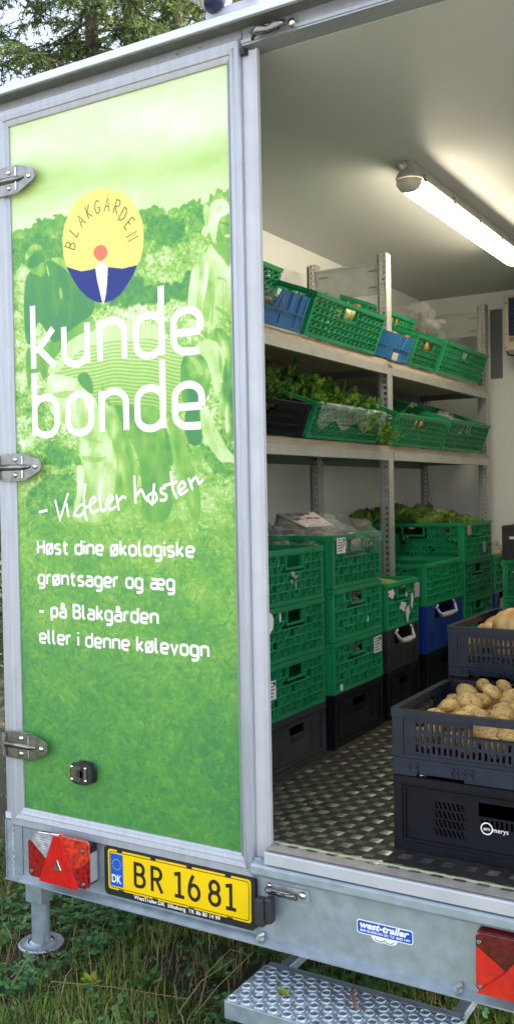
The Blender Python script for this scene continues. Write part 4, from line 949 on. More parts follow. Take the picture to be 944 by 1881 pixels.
        put(.014, U-.014, .014, H*.45, -.005, .0); put(.014, U-.014, H*.45, H*.45+.005, -.005, .006)
        c0, c1 = U*.36, U*.64
        mb_z = H*.45+.005; put(.014, c0-.02, mb_z, H, -.005, .0); put(c1+.02, U-.014, mb_z, H, -.005, .0)
        bar(c0-.018, H-.002, c0+.012, mb_z, .014, -.005, 0); bar(c1+.018, H-.002, c1-.012, mb_z, .014, -.005, 0)
        for u in (.10, .22, .78, .90): put(U*u-.003, U*u+.003, mb_z, H, 0, .006)
        for u in (.1, .3, .5, .7, .9): put(U*u-.002, U*u+.002, .014, H*.45, 0, .004)
    elif kind == 'vrib':
        put(0, U, H-.014, H, -T, .006); put(0, U, 0, .014, -T, .003); put(0, U, .014, H-.014, -.006, 0)
        n_ = int(U/.03)
        for k in range(n_+1): put(min(U-.006, U*k/n_), min(U, U*k/n_+.006), .014, H-.014, 0, .006)
        put(0, U, H*.48, H*.52, 0, .005)
WALLNAMES = {}
def crate_meshes(kind, D, L, H, m, sides=None):
    key = (kind, round(D, 3), round(L, 3), round(H, 3), m.name, sides)
    if key in CACHE: return CACHE[key]
    out = []; x, y = D/2-.010, L/2-.010; sides = sides or (kind,)*4
    for k_, nm, A, B, n_ in ((sides[0], 'front_wall', (x, -y, 0), (x, y, 0), (1, 0, 0)), (sides[1], 'side_wall', (-x+.0101, -y, 0), (x-.0101, -y, 0), (0, -1, 0)),
                         (sides[2], 'side_wall', (x-.0101, y, 0), (-x+.0101, y, 0), (0, 1, 0)), (sides[3], 'back_wall', (-x, y, 0), (-x, -y, 0), (-1, 0, 0))):
        b = MB(); build_wall(k_, b, A, B, n_, H); out.append((nm, b.mesh(nm, m)))
    b = MB(); b.box(-x+.011, x-.011, -y+.011, y-.011, .003, .008); out.append(('base', b.mesh('base', m)))
    CACHE[key] = out; return out
NCR = [0]
def crate(kind, mtl, x, y, z, D, L, H, label, rz=0, tilt=0, group='vegetable crates', sides=None, cat='crate', handle=False, jit=.4):
    """x,y,z = centre of the base"""
    e = empty('plastic_crate', (x, y, z), (0, tilt, rz+rad(random.uniform(-jit, jit))))
    tag(e, label, cat, group)
    for nm, me in crate_meshes(kind, D, L, H, mtl, sides): link(nm, me, e)
    if handle:
        X = D/2-.004; hz = H-.026; b = MB(); w2 = L*.23
        b.tube([(X, -w2-.006, hz+.012), (X+.008, -w2+.004, hz-.010), (X+.020, -w2+.02, hz-.030), (X+.022, 0, hz-.034), (X+.020, w2-.02, hz-.030), (X+.008, w2-.004, hz-.010), (X, w2+.006, hz+.012)], [.005, .007, .008, .009, .008, .007, .005], 8)
        b.tube([(X+.001, -w2-.012, hz+.005), (X+.001, -w2+.012, hz+.02)], .006, 6); b.tube([(X+.001, w2+.012, hz+.005), (X+.001, w2-.012, hz+.02)], .006, 6)
        b.box(X+.004, X+.014, -w2+.02, w2-.02, hz-.036, hz-.022)
        b.build('carry_handle', handle_m, e, smooth=True)
    return e
def paper_on(e, D, u, w_, pw, ph, lines=True, m=None, ragged=False, side='f', L=.46):
    """paper label stuck on a crate wall (front = +x face); u along +y from the centre, w up"""
    b = MB(); X = D/2-.010+.0066
    if ragged:
        n = 14; pts = []
        for i in range(n):
            a = 2*PI*i/n; k = .62+.5*random.random(); pts.append((u+pw/2*math.cos(a)*k, w_+ph/2*math.sin(a)*k))
        b.prism(pts, 0, X, X+.0008)
    else: b.box(X, X+.0008, u-pw/2, u+pw/2, w_-ph/2, w_+ph/2)
    o = b.build('paper_label', m or paper, e)
    if lines and not ragged:
        b = MB(); n = 5
        for i in range(n):
            z = w_+ph/2-ph*(i+.8)/(n+.6); b.box(X+.0009, X+.0012, u-pw*.40, u-pw*.40+pw*random.uniform(.4, .8), z, z+ph*.055)
        b.box(X+.0009, X+.0012, u+pw*.2, u+pw*.42, w_+ph*.22, w_+ph*.42); b.build('print_lines', inkm, e)
    return o
XF = .65                                   # aisle face of the left-hand stacks
GS = 'crates stacked along the left wall'
# stack nearest the door
D6 = .56; cx = XF-D6/2
H1 = [ .196, .192, .188, .188]; z = ZF; names = ['charcoal folding crate at the floor under the three nearest green crates', 'lowest green crate of the nearest stack, just above the charcoal crate', 'middle green crate of the nearest stack with a torn white sticker', 'top green crate of the stack nearest the printed door']
ST1 = []
for i, h in enumerate(H1):
    y0, y1 = .425, .872
    ST1.append(crate('fold' if i == 0 else 'green', dk_grey_cr if i == 0 else green_pl, cx, (y0+y1)/2, z+.0015, D6, y1-y0, h-.003, names[i], group=GS)); z += h
paper_on(ST1[1], D6, -.175, .110, .05, .062); paper_on(ST1[2], D6, -.195, .135, .07, .085, ragged=True); paper_on(ST1[2], D6, -.115, .15, .012, .03, ragged=True)
for a in ((-.02, .10, .03, .02), (0, .09, .04, .012), (-.03, .075, .012, .02), (.0, .06, .008, .03)): paper_on(ST1[3], D6, *a, ragged=True, m=galv_dull)
# second stack
H2 = [.200, .196, .198, .200]; z = ZF; names = ['black folding crate on the floor under the second stack of green crates', 'lowest green crate of the second stack with a printed white label at its right', 'middle green crate of the second stack, plain front with silver bag in handle hole', 'topmost green crate of the second stack, heaped with bagged vegetables under a card']
ST2 = []
for i, h in enumerate(H2):
    y0, y1 = .925, 1.392
    ST2.append(crate('fold' if i == 0 else 'green', blk_cr if i == 0 else green_pl, cx, (y0+y1)/2, z+.0015, D6, y1-y0, h-.003, names[i], group=GS)); z += h
paper_on(ST2[3], D6, -.155, .158, .075, .058); paper_on(ST2[1], D6, .170, .135, .075, .065); paper_on(ST2[1], D6, -.165, .02, .03, .03, ragged=True); paper_on(ST2[2], D6, .08, .05, .012, .03, ragged=True)
# third stack: black, black with grey handle, green with torn stickers
z = ZF; y0, y1 = 1.425, 1.800; D3 = .46; c3x = XF-D3/2
S3a = crate('fold', blk_cr, c3x, (y0+y1)/2, z+.001, D3, y1-y0, .196, 'black folding crate on the floor beneath the black crate with a grey handle', group=GS); z += .198
S3b = crate('euro', dk_grey_cr, c3x, (y0+y1)/2, z+.001, D3, y1-y0, .174, 'black crate with light grey carry handle under the green crate with torn stickers', group=GS, handle=True); z += .176
S3c = crate('green', green_pl, c3x, (y0+y1)/2, z+.001, D3, y1-y0, .194, 'green crate with white torn sticker remains, beside the rack post', group=GS)
paper_on(S3c, D3, -.135, .150, .07, .04, ragged=True); paper_on(S3c, D3, .155, .140, .060, .065, lines=False, m=mat('faded_label', (.42, .40, .50), .7)); paper_on(S3c, D3, -.01, .085, .085, .05, ragged=True); paper_on(S3c, D3, .04, .05, .05, .075, ragged=True); paper_on(S3c, D3, .095, .10, .03, .085, ragged=True); paper_on(S3c, D3, .03, .13, .02, .03, ragged=True)
# fourth stack: black, blue, green
z = ZF; y0, y1 = 1.875, 2.40
S4a = crate('fold', blk_cr, XF-.28, (y0+y1)/2, z+.001, .56, y1-y0, .205, 'black folding crate on the floor beneath the deep blue crate', group=GS); z += .207
S4b = crate('euro', blue_pl, XF-.28, (y0+y1)/2, z+.001, .56, y1-y0, .216, 'deep blue stacking crate with a light grey carry handle', group=GS, handle=True); z += .218
S4c = crate('green', green_pl, XF-.28, (y0+y1)/2, z+.001, .56, y1-y0, .190, 'green crate resting on the deep blue crate', group=GS)
# fifth stack
z = ZF; y0, y1 = 2.425, 2.890; names = ['green crate at the very bottom of the lettuce stack', 'green crate second from the floor under the lettuce, pale root in its hand hole', 'green crate directly below the lettuce crate', 'green crate heaped with curly lettuce at the right end of the rack']
ST5 = []
for i, h in enumerate([.200, .198, .194, .196]):
    ST5.append(crate('green', green_pl, XF-.28, (y0+y1)/2, z+.0015, .56, y1-y0, h-.003, names[i], group=GS)); z += h
paper_on(ST5[3], .56, -.15, .155, .055, .05, lines=False, m=mat('faded_pink_label', (.5, .30, .26), .7)); paper_on(ST5[3], .56, .09, .055, .05, .055, lines=False, m=MATS['faded_label'])
# sixth stack in the corner
z = ZF
for i, (k, mt_, h, nm) in enumerate((('green', green_pl, .195, 'green crate low in the far corner behind the lettuce stack'), ('euro', blue_pl, .185, 'dark blue crate with a white label in the far corner'), ('green', green_pl, .215, 'green crate topping the far corner stack, bags showing over its rim'))):
    e = crate(k, mt_, .385, 3.13, z+.001, .52, .36, h-.003, nm, group=GS); z += h
    if i == 1: paper_on(e, .52, -.07, .10, .06, .10, lines=False, m=MATS['faded_label'])
# stack against the front wall
z = ZF
for i, (k, mt_, h, nm) in enumerate((('green', green_pl, .20, 'green crate on the floor by the far wall, under two more'), ('green', green_pl, .195, 'green crate second from the floor by the far wall'), ('green', green_pl, .198, 'green crate just under the ribbed black crate by the far wall'), ('vrib', dk_grey_cr, .176, 'ribbed black crate with a grey tag, on top by the far wall'))):
    e = crate(k, mt_, .985, 2.80, z+.001, .40, .40, h-.003, nm, group='crates stacked by the far wall'); z += h
    e.location.x = .787+.19
b = MB(); b.box(-.155, -.10, -.2010, -.1985, .105, .118); b.build('grey_tag', paper, e)

# ------------------------------------------------------------------ tilted crates on the shelves
TA = rad(21); GSH = 'crates tilted forward on the shelves'
def shelf_crate(kind, mt_, y0, y1, zs, D, H, label, back=0, lift=0, sides=None, tilt=TA):
    R_ = Matrix.Rotation(tilt, 3, 'Y'); fb = Vector((.522, 0, zs+.001))
    c = fb+R_ @ Vector((-D/2-back, 0, lift)); return crate(kind, mt_, c.x, (y0+y1)/2, c.z, D, y1-y0, H, label, tilt=tilt, group=GSH, sides=sides, jit=.0)
Z1, Z2 = 1.585, 1.197
T1 = shelf_crate('open', green_pl, .972, 1.650, Z1, .36, .168, 'long green lattice crate on the top shelf just left of the middle post')
T2_ = shelf_crate('ucut', ltblue_pl, .36, .960, Z1, .36, .135, 'sky blue crate with a cut-out front on the top shelf nearest the door')
T3 = shelf_crate('open', green_pl, .33, 1.00, Z1, .175, .168, 'green crate nested behind the sky blue crate at the left of the top shelf', back=.175, lift=.045)
T4 = shelf_crate('ucut', ltblue_pl, 1.785, 2.020, Z1, .30, .118, 'small sky blue crate on the top shelf right of the middle post')
T5 = shelf_crate('open', green_pl, 2.03, 2.395, Z1, .30, .150, 'short green crate on the top shelf beside the small blue crate')
T6 = shelf_crate('open', green_pl, 2.402, 3.105, Z1, .36, .168, 'long green lattice crate at the far right end of the top shelf')
T7 = shelf_crate('open', green_pl, 1.80, 2.41, Z1, .16, .17, 'green crate holding brown onions behind the small blue crate', back=.19, lift=.045)
M1 = shelf_crate('slot', blk_cr, .33, .965, Z2, .36, .128, 'black slotted crate on the lower shelf nearest the door')
M2 = shelf_crate('open', green_pl, .976, 1.655, Z2, .36, .140, 'green crate lined with clear film and full of celery on the lower shelf')
M3 = shelf_crate('open', green_pl, 1.79, 2.452, Z2, .36, .150, 'green crate on the lower shelf just right of the middle post')
M4 = shelf_crate('open', green_pl, 2.460, 3.135, Z2, .36, .162, 'green crate with bagged produce at the right end of the lower shelf')
T8 = MB(); T8.box(0, .001, -.03, .03, 0, .035); o = T8.build('paper_scrap', cardm, T4, loc=(.156, -.075, .0)); 

# ------------------------------------------------------------------ crates on the floor by the sill
FG = 'black crates standing on the checker floor'
RZ = -PI/2
F1 = crate('fold', blk_cr, 1.20+.335, .13+.23, ZF+.0015, .46, .67, .196, 'large black folding crate with white round logo on the checker floor', rz=RZ, group=FG, jit=0)
F2e = crate('foot', grey_pl, 1.199+.335, .13+.23, .2365, .46, .67, .046, 'flat charcoal crate base between the potato crate and the logo crate', rz=RZ, group=FG, jit=0)
F2 = crate('slotlow', grey_pl, 1.199+.335, .13+.23, .2835, .46, .67, .128, 'charcoal slotted crate full of loose potatoes', rz=RZ, group=FG, jit=0)
for i, (k, h, nm) in enumerate((('fold', .198, 'black folding crate on the floor at the bottom of the swede stack'), ('fold', .165, 'black folding crate second from the floor in the swede stack'))):
    crate(k, blk_cr, 1.165+.335, .66+.27, ZF+.0015+(0, .1985)[i], .52, .67, h-.002, nm, rz=RZ, group=FG, jit=0)
F3e = crate('foot', grey_pl, 1.165+.335, .66+.27, .4025, .52, .67, .030, 'shallow charcoal crate base under the swede crate', rz=RZ, group=FG, jit=0)
F3 = crate('slot', grey_pl, 1.165+.335, .66+.27, .4335, .52, .67, .126, 'charcoal slotted crate holding large yellow and orange swedes', rz=RZ, group=FG, jit=0)
# round logo on the lowest one
LG_ = MB(); LG_.ribbon([(-.052+.0145*math.cos(2*PI*i/20), .0+.0145*math.sin(2*PI*i/20)) for i in range(20)], .0030, 0, closed=True)
lo = LG_.build('round_logo', whitepr, F1, loc=(.2225, 0, .09), rot=(0, 0, PI/2))
text_obj('logo_text', 'em', .014, whitepr, F1, (.2228, -.081, .086), rot=(PI/2, 0, PI/2), fit=.016)
text_obj('logo_text', 'merys', .017, whitepr, F1, (.2228, -.0575, .0845), rot=(PI/2, 0, PI/2), fit=.040)
lo.location = (.2225, -.021, .0905)

# ================================================================== CONTENTS
def blob(seed, rx, ry, rz_, amp=.12, fr=1.6, sub=2, mats=None, name='blob', pinch=0):
    import bmesh
    bm = bmesh.new(); bmesh.ops.create_icosphere(bm, subdivisions=sub, radius=1)
    for v in bm.verts:
        p = v.co.copy(); k = 1+amp*mnoise.noise(p*fr+Vector((seed*7.3, seed, 0)))*1.6+amp*.5*mnoise.noise(p*fr*2.7+Vector((seed, 5, seed)))
        v.co = Vector((p.x*rx*k, p.y*ry*k, p.z*rz_*k))
        if pinch and p.z > .6: v.co.z += pinch*(p.z-.6)*rz_
    me = bpy.data.meshes.new(name); bm.to_mesh(me); bm.free(); me.materials.append(mats)
    me.polygons.foreach_set('use_smooth', [True]*len(me.polygons)); return me
# potatoes
PM = [blob(i, .041+.005*(i % 3), .031+.003*(i % 2), .028+.003*(i % 3), .075, 1.0, 3, potato_m, 'potato') for i in range(7)]
PG = 'potatoes piled in the charcoal crate'
spots = []
r_ = random.Random(5)
def nearest(x, y, z, d):
    return all((x-a)**2+(y-b_)**2+((z-c)*1.15)**2 > d*d for a, b_, c in spots)
def fill(n, x0, x1, y0, y1, zf, d, tries=4000):
    k = 0
    for _ in range(tries):
        x, y = r_.uniform(x0, x1), r_.uniform(y0, y1); z = zf(x, y)
        if nearest(x, y, z, d): spots.append((x, y, z)); k += 1
        if k >= n: break
fill(85, 1.262, 1.81, .195, .525, lambda x, y: .322, .050)
fill(85, 1.262, 1.81, .195, .525, lambda x, y: .352, .049)
fill(85, 1.265, 1.81, .195, .525, lambda x, y: .374+.006*math.sin(x*17)*math.cos(y*13)-.012*(x < 1.29), .048)
fill(34, 1.300, 1.80, .22, .520, lambda x, y: .398+.010*math.sin(x*23+y*9), .050)
fill(6, 1.33, 1.80, .42, .53, lambda x, y: .416, .055)
for i, (x, y, z) in enumerate(spots):
    o = link('potato', PM[i % 7], None, 0, (x, y, z), (r_.uniform(-.5, .5), r_.uniform(-.5, .5), r_.uniform(0, PI))); s = r_.uniform(.62, .98); o.scale = (s*r_.uniform(.9, 1.15), s, s)
    tag(o, 'yellow soil-speckled potato in the heap in the charcoal crate', 'potato', PG)
# swedes
SM = [blob(20+i, .055, .055, .050, .10, 1.2, 3, root_m, 'swede') for i in range(4)]
sp = [(1.345, .78, .560, 1.05, 'large yellow and orange swede showing above the rim of the upper charcoal crate')]
for i in range(5):
    for j in range(3): sp.append((1.225+.125*i+.02*(j % 2), .735+.145*j, .497+.006*((i*3+j) % 3), .92, 'swede low in the upper charcoal crate, %s row, %s from the left' % (('front', 'middle', 'back')[j], ORD[i])))
for i, (x, y, z, s, lab) in enumerate(sp):
    if i and math.hypot(x-1.345, y-.78) < .01: continue
    o = link('swede', SM[i % 4], None, 0, (x, y, z), (.2*i, .5*(i % 3), i)); o.scale = (s, s, s); tag(o, lab, 'swede', None if i == 0 else 'swedes lying low in the upper charcoal crate')
# produce bags
veg_in = mat('veg_pale', (.50, .52, .33), .5, 0, col2=(.14, .26, .06), scale=18, objrand=.2)
veg_or = mat('veg_parsnip', (.60, .50, .30), .5, 0, col2=(.62, .42, .16), scale=18, objrand=.2)
veg_dk = mat('veg_dark', (.16, .07, .05), .5, 0, col2=(.10, .14, .04), scale=20, objrand=.2)
BM = [blob(40+i, 1, 1, 1, .34, 2.3, 4, film, 'film', pinch=.9) for i in range(5)]
BH = [blob(50+i, 1, 1, 1, .38, 2.6, 4, film_heavy, 'film', pinch=.6) for i in range(4)]
VM = {m_.name: [blob(60+i, 1, .6, .55, .12, 1.4, 2, m_, 'vegetable') for i in range(3)] for m_ in (veg_in, veg_or, veg_dk)}
def bag(x, y, z, sx, sy, sz, label, group, vm=None, nv=5, heavy=False, rz=0, tl=0, seed=0):
    rr = random.Random(seed+int(x*1000)+int(y*777)); e = empty('produce_bag', (x, y, z), (0, tl, rz)); tag(e, label, 'plastic bag', group)
    f = link('film', (BH if heavy else BM)[rr.randrange(4)], e, 0, (0, 0, sz*.9), (rr.uniform(-.2, .2), rr.uniform(-.2, .2), rr.uniform(0, 6))); f.scale = (sx, sy, sz)
    for i in range(nv):
        o = link('vegetable', VM[(vm or veg_in).name][i % 3], e, 0, (rr.uniform(-.5, .5)*sx, rr.uniform(-.5, .5)*sy, sz*rr.uniform(.35, 1.15)), (rr.uniform(-.6, .6), rr.uniform(-.6, .6), rr.uniform(0, 6)))
        k = min(sx, sy)*rr.uniform(.38, .55); o.scale = (k, k, k*.9)
    return e
gb = 'clear produce bags heaped in the topmost crate of the second stack'
for i, (x, y, s, vm) in enumerate(((.18, 1.02, 1, veg_in), (.30, 1.00, 1.0, veg_in), (.43, .99, 1.05, veg_in), (.555, 1.00, .95, veg_or), (.20, 1.16, 1.1, veg_in), (.34, 1.20, 1.05, veg_in), (.47, 1.18, 1.15, veg_or), (.585, 1.15, .95, veg_or), (.25, 1.32, 1.1, veg_in), (.42, 1.32, 1.1, veg_in), (.565, 1.31, 1.05, veg_or))):
    row = 0 if y < 1.1 else 1 if y < 1.25 else 2; col = sorted(q for q in (.18, .30, .43, .555, .20, .34, .47, .585, .25, .42, .565)[(0, 4, 8)[row]:(4, 8, 11)[row]]).index(x)
    bag(x, y, .745, .085*s, .080*s, .060*s, 'clear bag of %s, %s row of the second stack, %s from the wall' % ('parsnips' if vm is veg_or else 'greens', ('near', 'middle', 'far')[row], ORD[col]), gb, vm, 6, i % 3 == 0, seed=i)
gh = 'bags of vegetables seen through crate hand holes'
for e, n, nm_ in ((ST2[2], 1, 'ST2[2]'), (ST2[1], 1, 'ST2[1]'), (ST2[3], 1, 'ST2[3]'), (ST1[2], 1, 'ST1[2]')):
    p = e.location
    bag(.555, p.y, p.z+.105, .045, .09, .042, 'silvery clear bag behind the hand hole of the %s' % {'ST2[2]': 'middle crate of the second stack', 'ST2[1]': 'lowest green crate of the second stack', 'ST2[3]': 'topmost crate of the second stack', 'ST1[2]': 'nearest stack, middle green crate'}[nm_], gh, veg_in, 3, True, seed=n)
# card sign leaning on the bags
CD = empty('card_sign', (0, 0, 0)); tag(CD, 'folded pale card with black handwriting lying on the bags', 'sign')
A, B_, C_, D_ = Vector((.292, 1.2, .9245)), Vector((.462, 1.2, .930)), Vector((.612, 1.0, .868)), Vector((.495, 1.0, .861))
A, B_, C_, D_ = Vector((.259, 1.2, .908)), Vector((.431, 1.2, .914)), Vector((.619, 1.0, .867)), Vector((.503, 1.0, .860))
nrm = (B_-A).cross(D_-A).normalized()
if nrm.y > 0: nrm = -nrm
b = MB(); b.add([tuple(p) for p in (A, B_, C_, D_)]+[tuple(p-nrm*.002) for p in (A, B_, C_, D_)], [(0, 1, 2, 3), (7, 6, 5, 4), (0, 4, 5, 1), (1, 5, 6, 2), (2, 6, 7, 3), (3, 7, 4, 0)]); b.build('card_face', cardm, CD)
E1, E2 = A-nrm*.0025, D_-nrm*.0025
b = MB(); b.add([tuple(E1), tuple(E2), (E2.x-.03, E2.y+.04, E2.z-.012), (E1.x+.004, E1.y-.02, E1.z-.052), tuple(E1-nrm*.002)], [(0, 1, 2, 3), (0, 3, 4)]); b.build('card_fold', cardside, CD)
def on_card(u, v): return A.lerp(B_, u).lerp(D_.lerp(C_, u), v)+nrm*.0008
b = MB()
words = [(.22, .14, 'Nye'), (.50, .10, 'CRT'), (.80, .12, '1'), (.14, .46, '1 BDT'), (.52, .42, 'TAK DU')]
rr = random.Random(3)
def scrib(u0, v0, n, h, w_):
    for i in range(n):
        u = u0+i*w_; pts = [(u, v0), (u+w_*.1, v0+h), (u+w_*.55, v0+h*rr.uniform(.0, .5)), (u+w_*.6, v0+h)]
        rr.shuffle(pts[1:3]); P = [on_card(*p) for p in pts]
        for p, q in zip(P[:-1], P[1:]):
            d = (q-p).normalized(); s = d.cross(nrm)*.0011; b.add([tuple(p-s), tuple(q-s), tuple(q+s), tuple(p+s)], [(0, 1, 2, 3)])
scrib(.16, .10, 2, .14, .09); scrib(.40, .08, 3, .16, .08); scrib(.74, .10, 1, .12, .08); scrib(.10, .42, 4, .14, .075); scrib(.50, .38, 3, .15, .075); scrib(.76, .40, 2, .15, .075)
P = [on_card(.52+.20*math.cos(a), .74+.13*math.sin(a)) for a in [PI*.9+PI*1.35*i/14 for i in range(15)]]
for p, q in zip(P[:-1], P[1:]):
    d = (q-p).normalized(); s = d.cross(nrm)*.0011; b.add([tuple(p-s), tuple(q-s), tuple(q+s), tuple(p+s)], [(0, 1, 2, 3)])
b.build('handwriting', inkm, CD)

# leafy heads
def leafpatch(L, W_, curl, ruff, seed, nu=6, nv=7):
    rr = np.random.default_rng(seed); V = []; ph = rr.uniform(0, 6, 4)
    for i in range(nu+1):
        t = i/nu; w_ = W_*(math.sin(PI*min(1, .12+.78*t))**.7)
        for j in range(nv+1):
            s = (j/nv-.5)*2; e = abs(s)**2*t
            x = s*w_/2*(1-.15*t); y = L*t*(1-.1*s*s); z = curl*t*t*L+.25*W_*s*s*(1-t*.3)+ruff*e*math.sin(j*3.3+i*2.1+ph[0])+ruff*.8*(t > .75)*math.sin(j*4.1+ph[1])
            V.append((x, y, z))
    F = [(i*(nv+1)+j, i*(nv+1)+j+1, (i+1)*(nv+1)+j+1, (i+1)*(nv+1)+j) for i in range(nu) for j in range(nv)]
    return np.array(V), np.array(F)
def head_mesh(seed, R_, n, m_, name):
    rr = np.random.default_rng(seed); V = []; F = []; k = 0
    for i in range(n):
        t = i/n; a = i*2.4+rr.uniform(-.2, .2); el = rad(12+72*t)+rr.uniform(-.1, .1); L = R_*(1.0-.25*t)*rr.uniform(.85, 1.15)
        v, f = leafpatch(L, L*.95, .28, L*.10, seed*50+i); ce, se = math.cos(el), math.sin(el); y = v[:, 1]*ce-v[:, 2]*se; z = v[:, 1]*se+v[:, 2]*ce
        ca, sa = math.cos(a), math.sin(a); x2 = v[:, 0]*ca-y*sa; y2 = v[:, 0]*sa+y*ca; V.append(np.stack([x2, y2, z], 1)); F.append(f+k); k += len(v)
    return npmesh(name, np.concatenate(V), np.concatenate(F), m_, smooth=True)
LM = [head_mesh(100+i, .125, 26, lettuce_m, 'lettuce') for i in range(3)]
for i, (x, y, z, s) in enumerate(((.16, 2.50, .800, .92), (.29, 2.49, .790, .95), (.43, 2.50, .780, .85), (.56, 2.52, .762, .75), (.17, 2.68, .81, .95), (.31, 2.67, .80, 1.0), (.45, 2.66, .785, .9), (.565, 2.70, .762, .8), (.26, 2.82, .79, .9), (.42, 2.81, .78, .85), (.10, 2.40, .80, .8))):
    o = link('lettuce', LM[i % 3], None, 0, (x, y, z), (.15*(i % 3-1), .15*(i % 2), i*1.3)); o.scale = (s, s, s); tag(o, 'frilly yellow-green lettuce head, %s row of the heaped crate, %s from the wall' % (('near', 'middle', 'far', 'nearest overhanging')[0 if y < 2.6 and y > 2.45 else 1 if 2.6 < y < 2.75 else 2 if y > 2.75 else 3], ORD[{0: 0, 1: 1, 2: 2, 3: 3, 4: 0, 5: 1, 6: 2, 7: 3, 8: 0, 9: 1, 10: 0}[i]]), 'lettuce', 'lettuce heads heaped in the green crate')
CM = [head_mesh(120+i, .085, 18, pale_leaf_m, 'cabbage') for i in range(2)]
ysp = []
for cr_, n, xs in ((T1, 5, 0), (T3, 4, 0)):
    M_ = Matrix.Translation(cr_.location) @ cr_.rotation_euler.to_matrix().to_4x4(); L = .60 if cr_ is T1 else .58
    for i in range(n):
        p = M_ @ Vector((.06*(i % 2)+(.04 if cr_ is T1 else -.02), -L/2+.06+(L-.12)*i/(n-1), .085)); o = link('pale_cabbage', CM[i % 2], None, 0, p, (0, .3, i)); k = .8+.1*(i % 3); o.scale = (k, k, k)
        tag(o, 'pale yellow cabbage, %s from the door in the %s' % (ORD[i], 'long green crate on the top shelf' if cr_ is T1 else 'green crate behind the sky blue one'), 'cabbage', 'pale cabbages in the top shelf crates')
ONM = [blob(80+i, .036, .036, .033, .05, 1.2, 2, onion_m, 'onion') for i in range(3)]
for cr_, n, W_, zz in ((T5, 9, .26, .10), (T7, 12, .10, .12), (M3, 16, .26, .09)):
    M_ = Matrix.Translation(cr_.location) @ cr_.rotation_euler.to_matrix().to_4x4(); L = .28 if cr_ is T5 else .54; rr = random.Random(n)
    for i in range(n):
        p = M_ @ Vector((rr.uniform(-W_/2, W_/2), -L/2+L*(i+.5)/n, zz)); o = link('onion', ONM[i % 3], None, 0, p, (rr.random(), rr.random(), i))
        tag(o, 'brown onion, %s from the door in the green crate %s' % (ORD[i], {9: 'beside the small blue crate', 12: 'behind the small blue crate', 16: 'on the lower shelf'}[n]), 'onion', 'brown onions in the rack crates')
# bags on the shelves
gs = 'clear bags of produce lying in the shelf crates'
for i, (x, y, z, sx, sy, sz, vm) in enumerate(((.44, .48, 1.655, .06, .09, .035, veg_in), (.46, .62, 1.65, .05, .07, .035, veg_in), (.45, .78, 1.65, .06, .09, .045, veg_in), (.42, .90, 1.66, .05, .06, .035, veg_in),
        (.40, 2.62, 1.25, .10, .12, .07, veg_in), (.36, 2.82, 1.27, .10, .13, .07, veg_or), (.38, 3.02, 1.25, .09, .10, .06, veg_in), (.30, 2.45, 1.29, .10, .10, .05, veg_in), (.40, 2.10, 1.23, .10, .10, .05, veg_dk))):
    bag(x, y, z, sx, sy, sz, 'clear vegetable bag, %s' % ('%s from the door in the sky blue crate' % ORD[i] if i < 4 else '%s right of the middle post on the lower shelf' % ORD[{8: 0, 7: 1, 4: 2, 5: 3, 6: 4}[i]]), gs, vm, 4, True, tl=.3, seed=i+30)
bag(.27, 2.66, 1.73, .16, .26, .115, 'large clear bag of dark vegetables heaped on the top shelf, right of the middle post', None, veg_dk, 8, False, seed=71)
bag(.33, 2.95, 1.72, .13, .14, .07, 'small clear bag on the top shelf next to the right rack post', None, veg_dk, 4, False, seed=72)
for i, (x, y) in enumerate(((.5, 3.05), (.58, 3.12), (.45, 3.2))): bag(x, y, .59, .07, .07, .045, 'clear bag on the far corner stack, %s from the lettuce crate' % ORD[i], 'clear bags on the far corner stack', veg_or, 3, True, seed=80+i)
# dried husks in the torn sticker crate
hm = mat('husk', (.42, .30, .08), .6, 0, col2=(.20, .22, .05), scale=30)
hb = [blob(90+i, .085, .020, .018, .15, 2, 2, hm, 'corn_cob') for i in range(3)]
for i in range(11):
    o = link('corn_cob', hb[i % 3], None, 0, (.30+.028*i, 1.47+.09*(i % 4), .575+.006*(i % 3)), (0, .25*((i % 3)-1), i*.9)); tag(o, 'yellow-brown corn cob, %s from the wall in the crate with torn stickers' % ORD[i], 'corn cob', 'corn cobs in the green crate with torn stickers')

